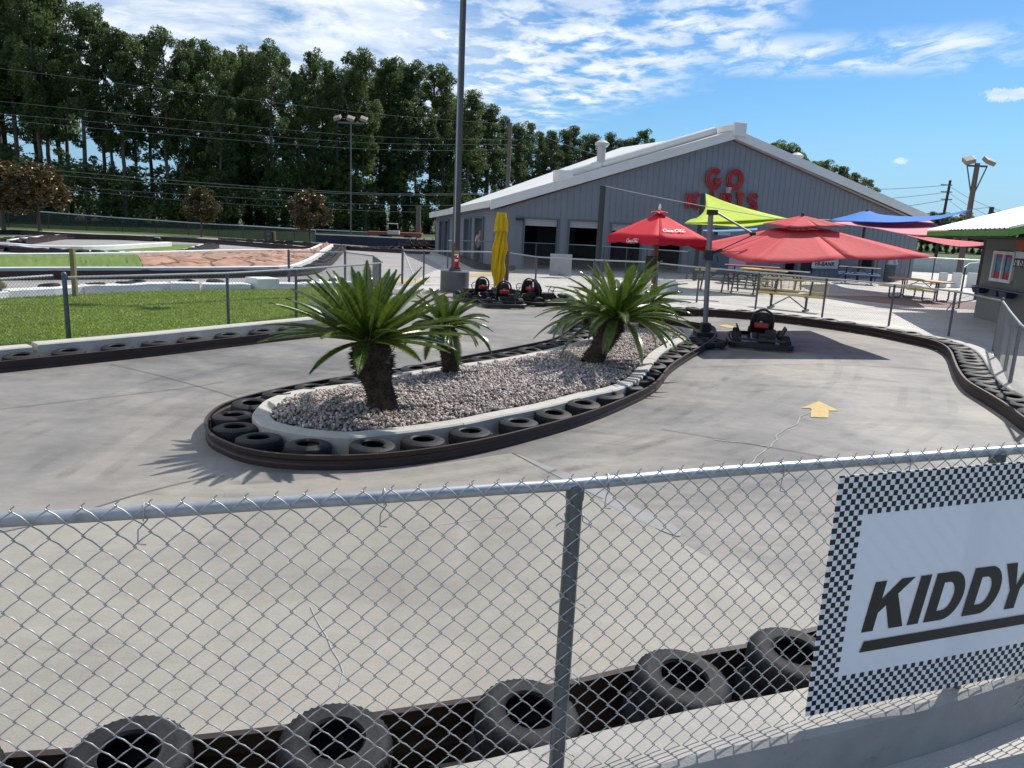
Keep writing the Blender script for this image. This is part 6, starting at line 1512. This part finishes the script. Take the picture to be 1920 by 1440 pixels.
M0 = mag(3); M1 = mag(8)
for i, (px, pb, pt, sw, lab, src) in enumerate(((378, 445, 346, 1.0, 'round bronze magnolia in front of the green fence, middle of the row', M0), (581, 460, 352, 1.05, 'round bronze magnolia at the navy fence corner', M1), (76, 440, 298, 1.15, 'large bronze magnolia with dark trunk beside the track loop', M0), (8, 436, 296, 1.25, 'large bronze magnolia cut by the photo edge', M1))):
    p = P(px, pb); z = PY(px, pt, p.y).z; o = src if i < 2 else copy_tree(src); s = z / 3.45; o.location = p; o.scale = (s * sw,) * 2 + (s,); o.rotation_euler = (0, 0, i * 1.7); tag(o, lab, 'magnolia tree', 'bronze magnolias along the big track')

# ================================================================ poles and wires
def pole(px, pb, pt, Y, r, label, name='utility_pole', mat=None, cat='utility pole', lean=0):
    t = PY(px, pt, Y); e = empty(name, (t.x, Y, 0), label, cat); b = Vector((t.x - lean, Y, 0)); G().tube([b, t], [r * 1.25, r], 10).build('pole', mat or m_wp, e, True); return e, t
m_wp = M('weathered pole wood', (.13, .11, .095), .9, .2, 3)
e, ut = pole(957, 357, 230, 62, .14, 'grey utility pole carrying the wires behind the hall roof')
for y_ in (262, 272): q = PY(957, y_, 62); G().beam(q + Vector((-.45, -.1, 0)), q + Vector((.55, -.1, 0)), .09, .09).build('crossarm', m_wp, e)
pole(785, 445, 386, 58, .16, 'short wooden pole standing behind the row of karts', 'wooden_pole')
m_lh = M('aged lamp housing', (.20, .18, .15), .6, .1, 5)
def flood(px, pt, Y, r, label, hw, mat, n=2, drop=.0, brace=False):
    e, t = pole(px, 400, pt, Y, r, label, 'floodlight_pole', mat, 'floodlight pole')
    g = G(); g.beam(t + Vector((-hw, 0, -.15)), t + Vector((hw, 0, -.15)), .10, .10)
    if brace:
        for s in (-1, 1): g.tube([t + Vector((s * hw, 0, -.15)), t + Vector((0, 0, -1.9))], .04, 6)
    g.build('crossarm', mat, e)
    for k in range(n):
        x = -hw + 2 * hw * k / (n - 1); g = G(); R = Matrix.Rotation(math.radians(28), 3, 'X') @ Matrix.Rotation(math.radians(-18 if x < 0 else 18), 3, 'Y'); g.box(t + Vector((x, -.1, .12)), (.46, .46, .2) if n == 3 else (.55, .55, .24), R=R); h_ = g.build('lamp_head', m_lh, e, bevel=.04)
    return e
flood(658, 226, 52, .04, 'thin grey floodlight pole against the forest', .85, m_fpost, 3)
flood(1833, 306, 44, .13, 'wooden floodlight pole with braced twin lamps above the kiosk', .55, M('brown pole', (.11, .085, .075), .9), 2, brace=True)
e, ut2 = pole(1782, 338, 338, 85, .13, 'slim dark utility pole beyond the blue sail', mat=M('dark pole', (.05, .04, .04), .9), lean=.25)
for y_ in (347, 360, 374): q = PY(1780, y_, 85); G().beam(q + Vector((-.9, 0, 0)), q + Vector((.3, 0, 0)), .10, .10).build('crossarm', m_wp, e)
m_line = M('grey utility wire', (.16, .17, .17), .5, .05, 3)
W = [((-300, 88), (0, 128), (640, 207), (957, 233)), ((-300, 158), (0, 190), (640, 252), (957, 262)), ((-300, 184), (0, 213), (640, 265), (957, 271)), ((-300, 196), (0, 225), (640, 277), (957, 281)), ((-300, 262), (60, 315), (640, 360), (940, 362)), ((-300, 272), (60, 324), (640, 363), (940, 364)), ((-300, 300), (60, 345), (640, 381), (860, 385)), ((-200, 318), (300, 372), (640, 393), (785, 398))]
for i, q in enumerate(W):
    pts = [PY(x, y, 57 + 5 * (k / 3)) for k, (x, y) in enumerate(q)]; cable(spline(pts, 10), .010 if i not in (4, 5) else .015, ['topmost', 'second', 'third', 'fourth', 'thick fifth', 'thick sixth', 'seventh', 'lowest'][i] + ' grey utility wire from the top across the forest', m_line, 'wire', 'utility wires in front of the forest', 'utility_wire')
for i, y_ in enumerate((347, 360, 374)):
    a = PY(1650 - 6 * i, y_ + 4 + 4 * i, 85); b = PY(1778, y_, 85); cable(sagc(PY(1500, y_ + 6 + 12 * i, 90), b, .3), .03, ['upper', 'middle', 'lower'][i] + ' wire running from the slim dark pole behind the hall', m_line, 'wire', 'wires by the slim dark pole', 'utility_wire')
    cable(sagc(b, PY(1900, y_ + 55 + 6 * i, 60), .3), .02, ['upper', 'middle', 'lower'][i] + ' wire running from the slim dark pole toward the kiosk', m_line, 'wire', 'wires by the slim dark pole, kiosk side', 'utility_wire')
cable(sagc(ut, PY(1290, 330, 50), .4), .018, 'faint wire sloping from the grey utility pole to the hall', m_line, 'wire', None, 'utility_wire')

# ================================================================ light, sky, camera
AZ, EL = 42.0, 46.5          # sun: degrees to the right of the view and above the horizon
sl = bpy.data.lights.new('sun', 'SUN'); sl.energy = 4.6; sl.angle = math.radians(.53); sl.color = (1, .945, .855)
so = bpy.data.objects.new('sun', sl); COL.objects.link(so); so['kind'] = 'helper'
sd = Vector((math.sin(math.radians(AZ)) * math.cos(math.radians(EL)), math.cos(math.radians(AZ)) * math.cos(math.radians(EL)), math.sin(math.radians(EL))))
so.rotation_euler = sd.to_track_quat('Z', 'Y').to_euler(); so.location = (0, 0, 50)
wd = bpy.data.worlds.new('World'); SC.world = wd; wd.use_nodes = True; n = wd.node_tree.nodes; l = wd.node_tree.links; n.clear()
def N(t, **k):
    x = n.new(t)
    for a, b in k.items(): setattr(x, a, b)
    return x
def mth(op, *a):
    x = N('ShaderNodeMath', operation=op)
    for i, v in enumerate(a):
        if isinstance(v, (int, float)): x.inputs[i].default_value = v
        else: l.new(v, x.inputs[i])
    return x.outputs[0]
sky = N('ShaderNodeTexSky', sky_type='NISHITA', sun_disc=False); sky.sun_elevation = math.radians(EL); sky.sun_rotation = math.radians(AZ); sky.air_density = 1.0; sky.dust_density = .5; sky.ozone_density = 2.2
tc = N('ShaderNodeTexCoord'); sx = N('ShaderNodeSeparateXYZ'); l.new(tc.outputs['Generated'], sx.inputs[0])
zz = mth('MAXIMUM', sx.outputs[2], .01); u_ = mth('DIVIDE', sx.outputs[0], mth('ADD', zz, .04)); v_ = mth('DIVIDE', sx.outputs[1], mth('ADD', zz, .04))
cb = N('ShaderNodeCombineXYZ'); l.new(u_, cb.inputs[0]); l.new(v_, cb.inputs[1])
def nz(vec, s, d, r=.55, dist=0, sc=(1, 1, 1), rot=0, loc=(0, 0, 0)):
    mp = N('ShaderNodeMapping'); mp.inputs['Scale'].default_value = sc; mp.inputs['Rotation'].default_value = (0, 0, math.radians(rot)); mp.inputs['Location'].default_value = loc; l.new(vec, mp.inputs[0])
    x = N('ShaderNodeTexNoise'); x.inputs['Scale'].default_value = s; x.inputs['Detail'].default_value = d; x.inputs['Roughness'].default_value = r; x.inputs['Distortion'].default_value = dist; l.new(mp.outputs[0], x.inputs['Vector']); return x.outputs['Fac']
def rmp(f, a, b): x = N('ShaderNodeMapRange', interpolation_type='SMOOTHSTEP'); x.inputs[1].default_value = a; x.inputs[2].default_value = b; l.new(f, x.inputs[0]); return x.outputs[0]
az = mth('MULTIPLY', mth('ARCTAN2', sx.outputs[0], sx.outputs[1]), 57.2958); el = mth('MULTIPLY', mth('ARCSINE', sx.outputs[2]), 57.2958)
big = nz(cb.outputs[0], .55, 4, .5, .4)
wob = mth('MULTIPLY', mth('SUBTRACT', big, .5), 7.0)
fl = mth('ADD', mth('MULTIPLY', mth('MAXIMUM', mth('SUBTRACT', az, -2), 0), .40), 5.2)      # lower edge of the cloud field climbs toward the right
m1 = rmp(mth('SUBTRACT', mth('ADD', el, wob), fl), -2.2, 1.0)
m1 = mth('MULTIPLY', m1, mth('SUBTRACT', 1, rmp(mth('ADD', az, mth('MULTIPLY', wob, 1.2)), 15, 19)))
cells = rmp(nz(cb.outputs[0], 5.5, 5, .6, .3, (1, .75, 1), 28), .36, .62); broad = rmp(nz(cb.outputs[0], 1.1, 6, .6, .6, (1, .8, 1), 20, (3, 1, 0)), .30, .54)
d1 = mth('MULTIPLY', m1, mth('MAXIMUM', mth('MULTIPLY', cells, mth('ADD', mth('MULTIPLY', broad, .75), .30)), mth('MULTIPLY', broad, mth('MULTIPLY', rmp(mth('MULTIPLY', az, -1), -4, 12), .95))))
def azel(px, py): d = ray(px, py).normalized(); return math.degrees(math.atan2(d.x, d.y)), math.degrees(math.asin(d.z))
ax = mth('SUBTRACT', el, mth('ADD', mth('MULTIPLY', mth('SUBTRACT', az, azel(1500, 105)[0]), (azel(1850, 90)[1] - azel(1500, 105)[1]) / (azel(1850, 90)[0] - azel(1500, 105)[0])), azel(1500, 105)[1]))      # the thin streak to the right
stk = mth('MULTIPLY', mth('MULTIPLY', rmp(mth('MULTIPLY', mth('ABSOLUTE', mth('ADD', ax, mth('MULTIPLY', wob, .12))), -1), -1.7, -.2), rmp(az, 8, 15)), mth('SUBTRACT', 1, rmp(az, 26, 35)))
d2 = mth('MULTIPLY', stk, mth('MULTIPLY', rmp(nz(cb.outputs[0], 3.2, 7, .65, .5, (1, .6, 1), -35, (5, 2, 0)), .40, .62), .9))
def puff(a0, e0, ra, re, s):
    q = mth('ADD', mth('POWER', mth('DIVIDE', mth('SUBTRACT', az, a0), ra), 2), mth('POWER', mth('DIVIDE', mth('SUBTRACT', el, e0), re), 2)); t = mth('ADD', q, mth('MULTIPLY', mth('SUBTRACT', nz(tc.outputs['Generated'], 24, 9, .78), .5), 7.5)); return mth('MULTIPLY', mth('SUBTRACT', 1, rmp(t, .3, 1.1)), s)
p1 = puff(*azel(1692, 302), .55, .24, .6); p2 = puff(*azel(1888, 176), 1.3, .42, .75)
den = mth('MINIMUM', mth('MAXIMUM', mth('MAXIMUM', d1, d2), mth('MAXIMUM', p1, p2)), 1)
shade = N('ShaderNodeMix', data_type='RGBA'); l.new(rmp(nz(cb.outputs[0], 2.4, 6, .6, 0, (1, 1, 1), 10, (9, 4, 0)), .3, .7), shade.inputs[0]); shade.inputs[6].default_value = (7.2, 8.4, 10.0, 1); shade.inputs[7].default_value = (11.3, 11.6, 12.0, 1)
tint = N('ShaderNodeMix', data_type='RGBA', blend_type='MULTIPLY'); tint.inputs[0].default_value = 1; l.new(sky.outputs[0], tint.inputs[6]); tint.inputs[7].default_value = (.50, .84, 1.14, 1)
mx = N('ShaderNodeMix', data_type='RGBA'); l.new(mth('MULTIPLY', den, .92), mx.inputs[0]); hz = N('ShaderNodeMix', data_type='RGBA'); l.new(mth('MULTIPLY', mth('SUBTRACT', 1, rmp(el, -1, 9)), .72), hz.inputs[0]); l.new(tint.outputs[2], hz.inputs[6]); hz.inputs[7].default_value = (3.9, 6.3, 9.2, 1); l.new(hz.outputs[2], mx.inputs[6]); l.new(shade.outputs[2], mx.inputs[7])
bg = N('ShaderNodeBackground'); bg.inputs[1].default_value = .084; l.new(mx.outputs[2], bg.inputs[0]); ow = N('ShaderNodeOutputWorld'); l.new(bg.outputs[0], ow.inputs[0])
cam = bpy.data.cameras.new('camera'); co = bpy.data.objects.new('camera', cam); COL.objects.link(co); co['kind'] = 'helper'
co.matrix_world = Matrix.Translation(CP) @ RC.to_4x4(); cam.sensor_width = 36; cam.sensor_fit = 'HORIZONTAL'; cam.lens = F / 1920 * 36; cam.clip_start = .05; cam.clip_end = 3000
SC.camera = co
SC.view_settings.view_transform = 'Standard'; SC.view_settings.look = 'None'; SC.view_settings.gamma = 1; SC.view_settings.exposure = 0.24
SC.cycles.max_bounces = 6; SC.cycles.transparent_max_bounces = 12
# spare prototypes never stay at the origin
for o in (TY_N, TY_M, TY_F):
    if o.name not in used: bpy.data.objects.remove(o)
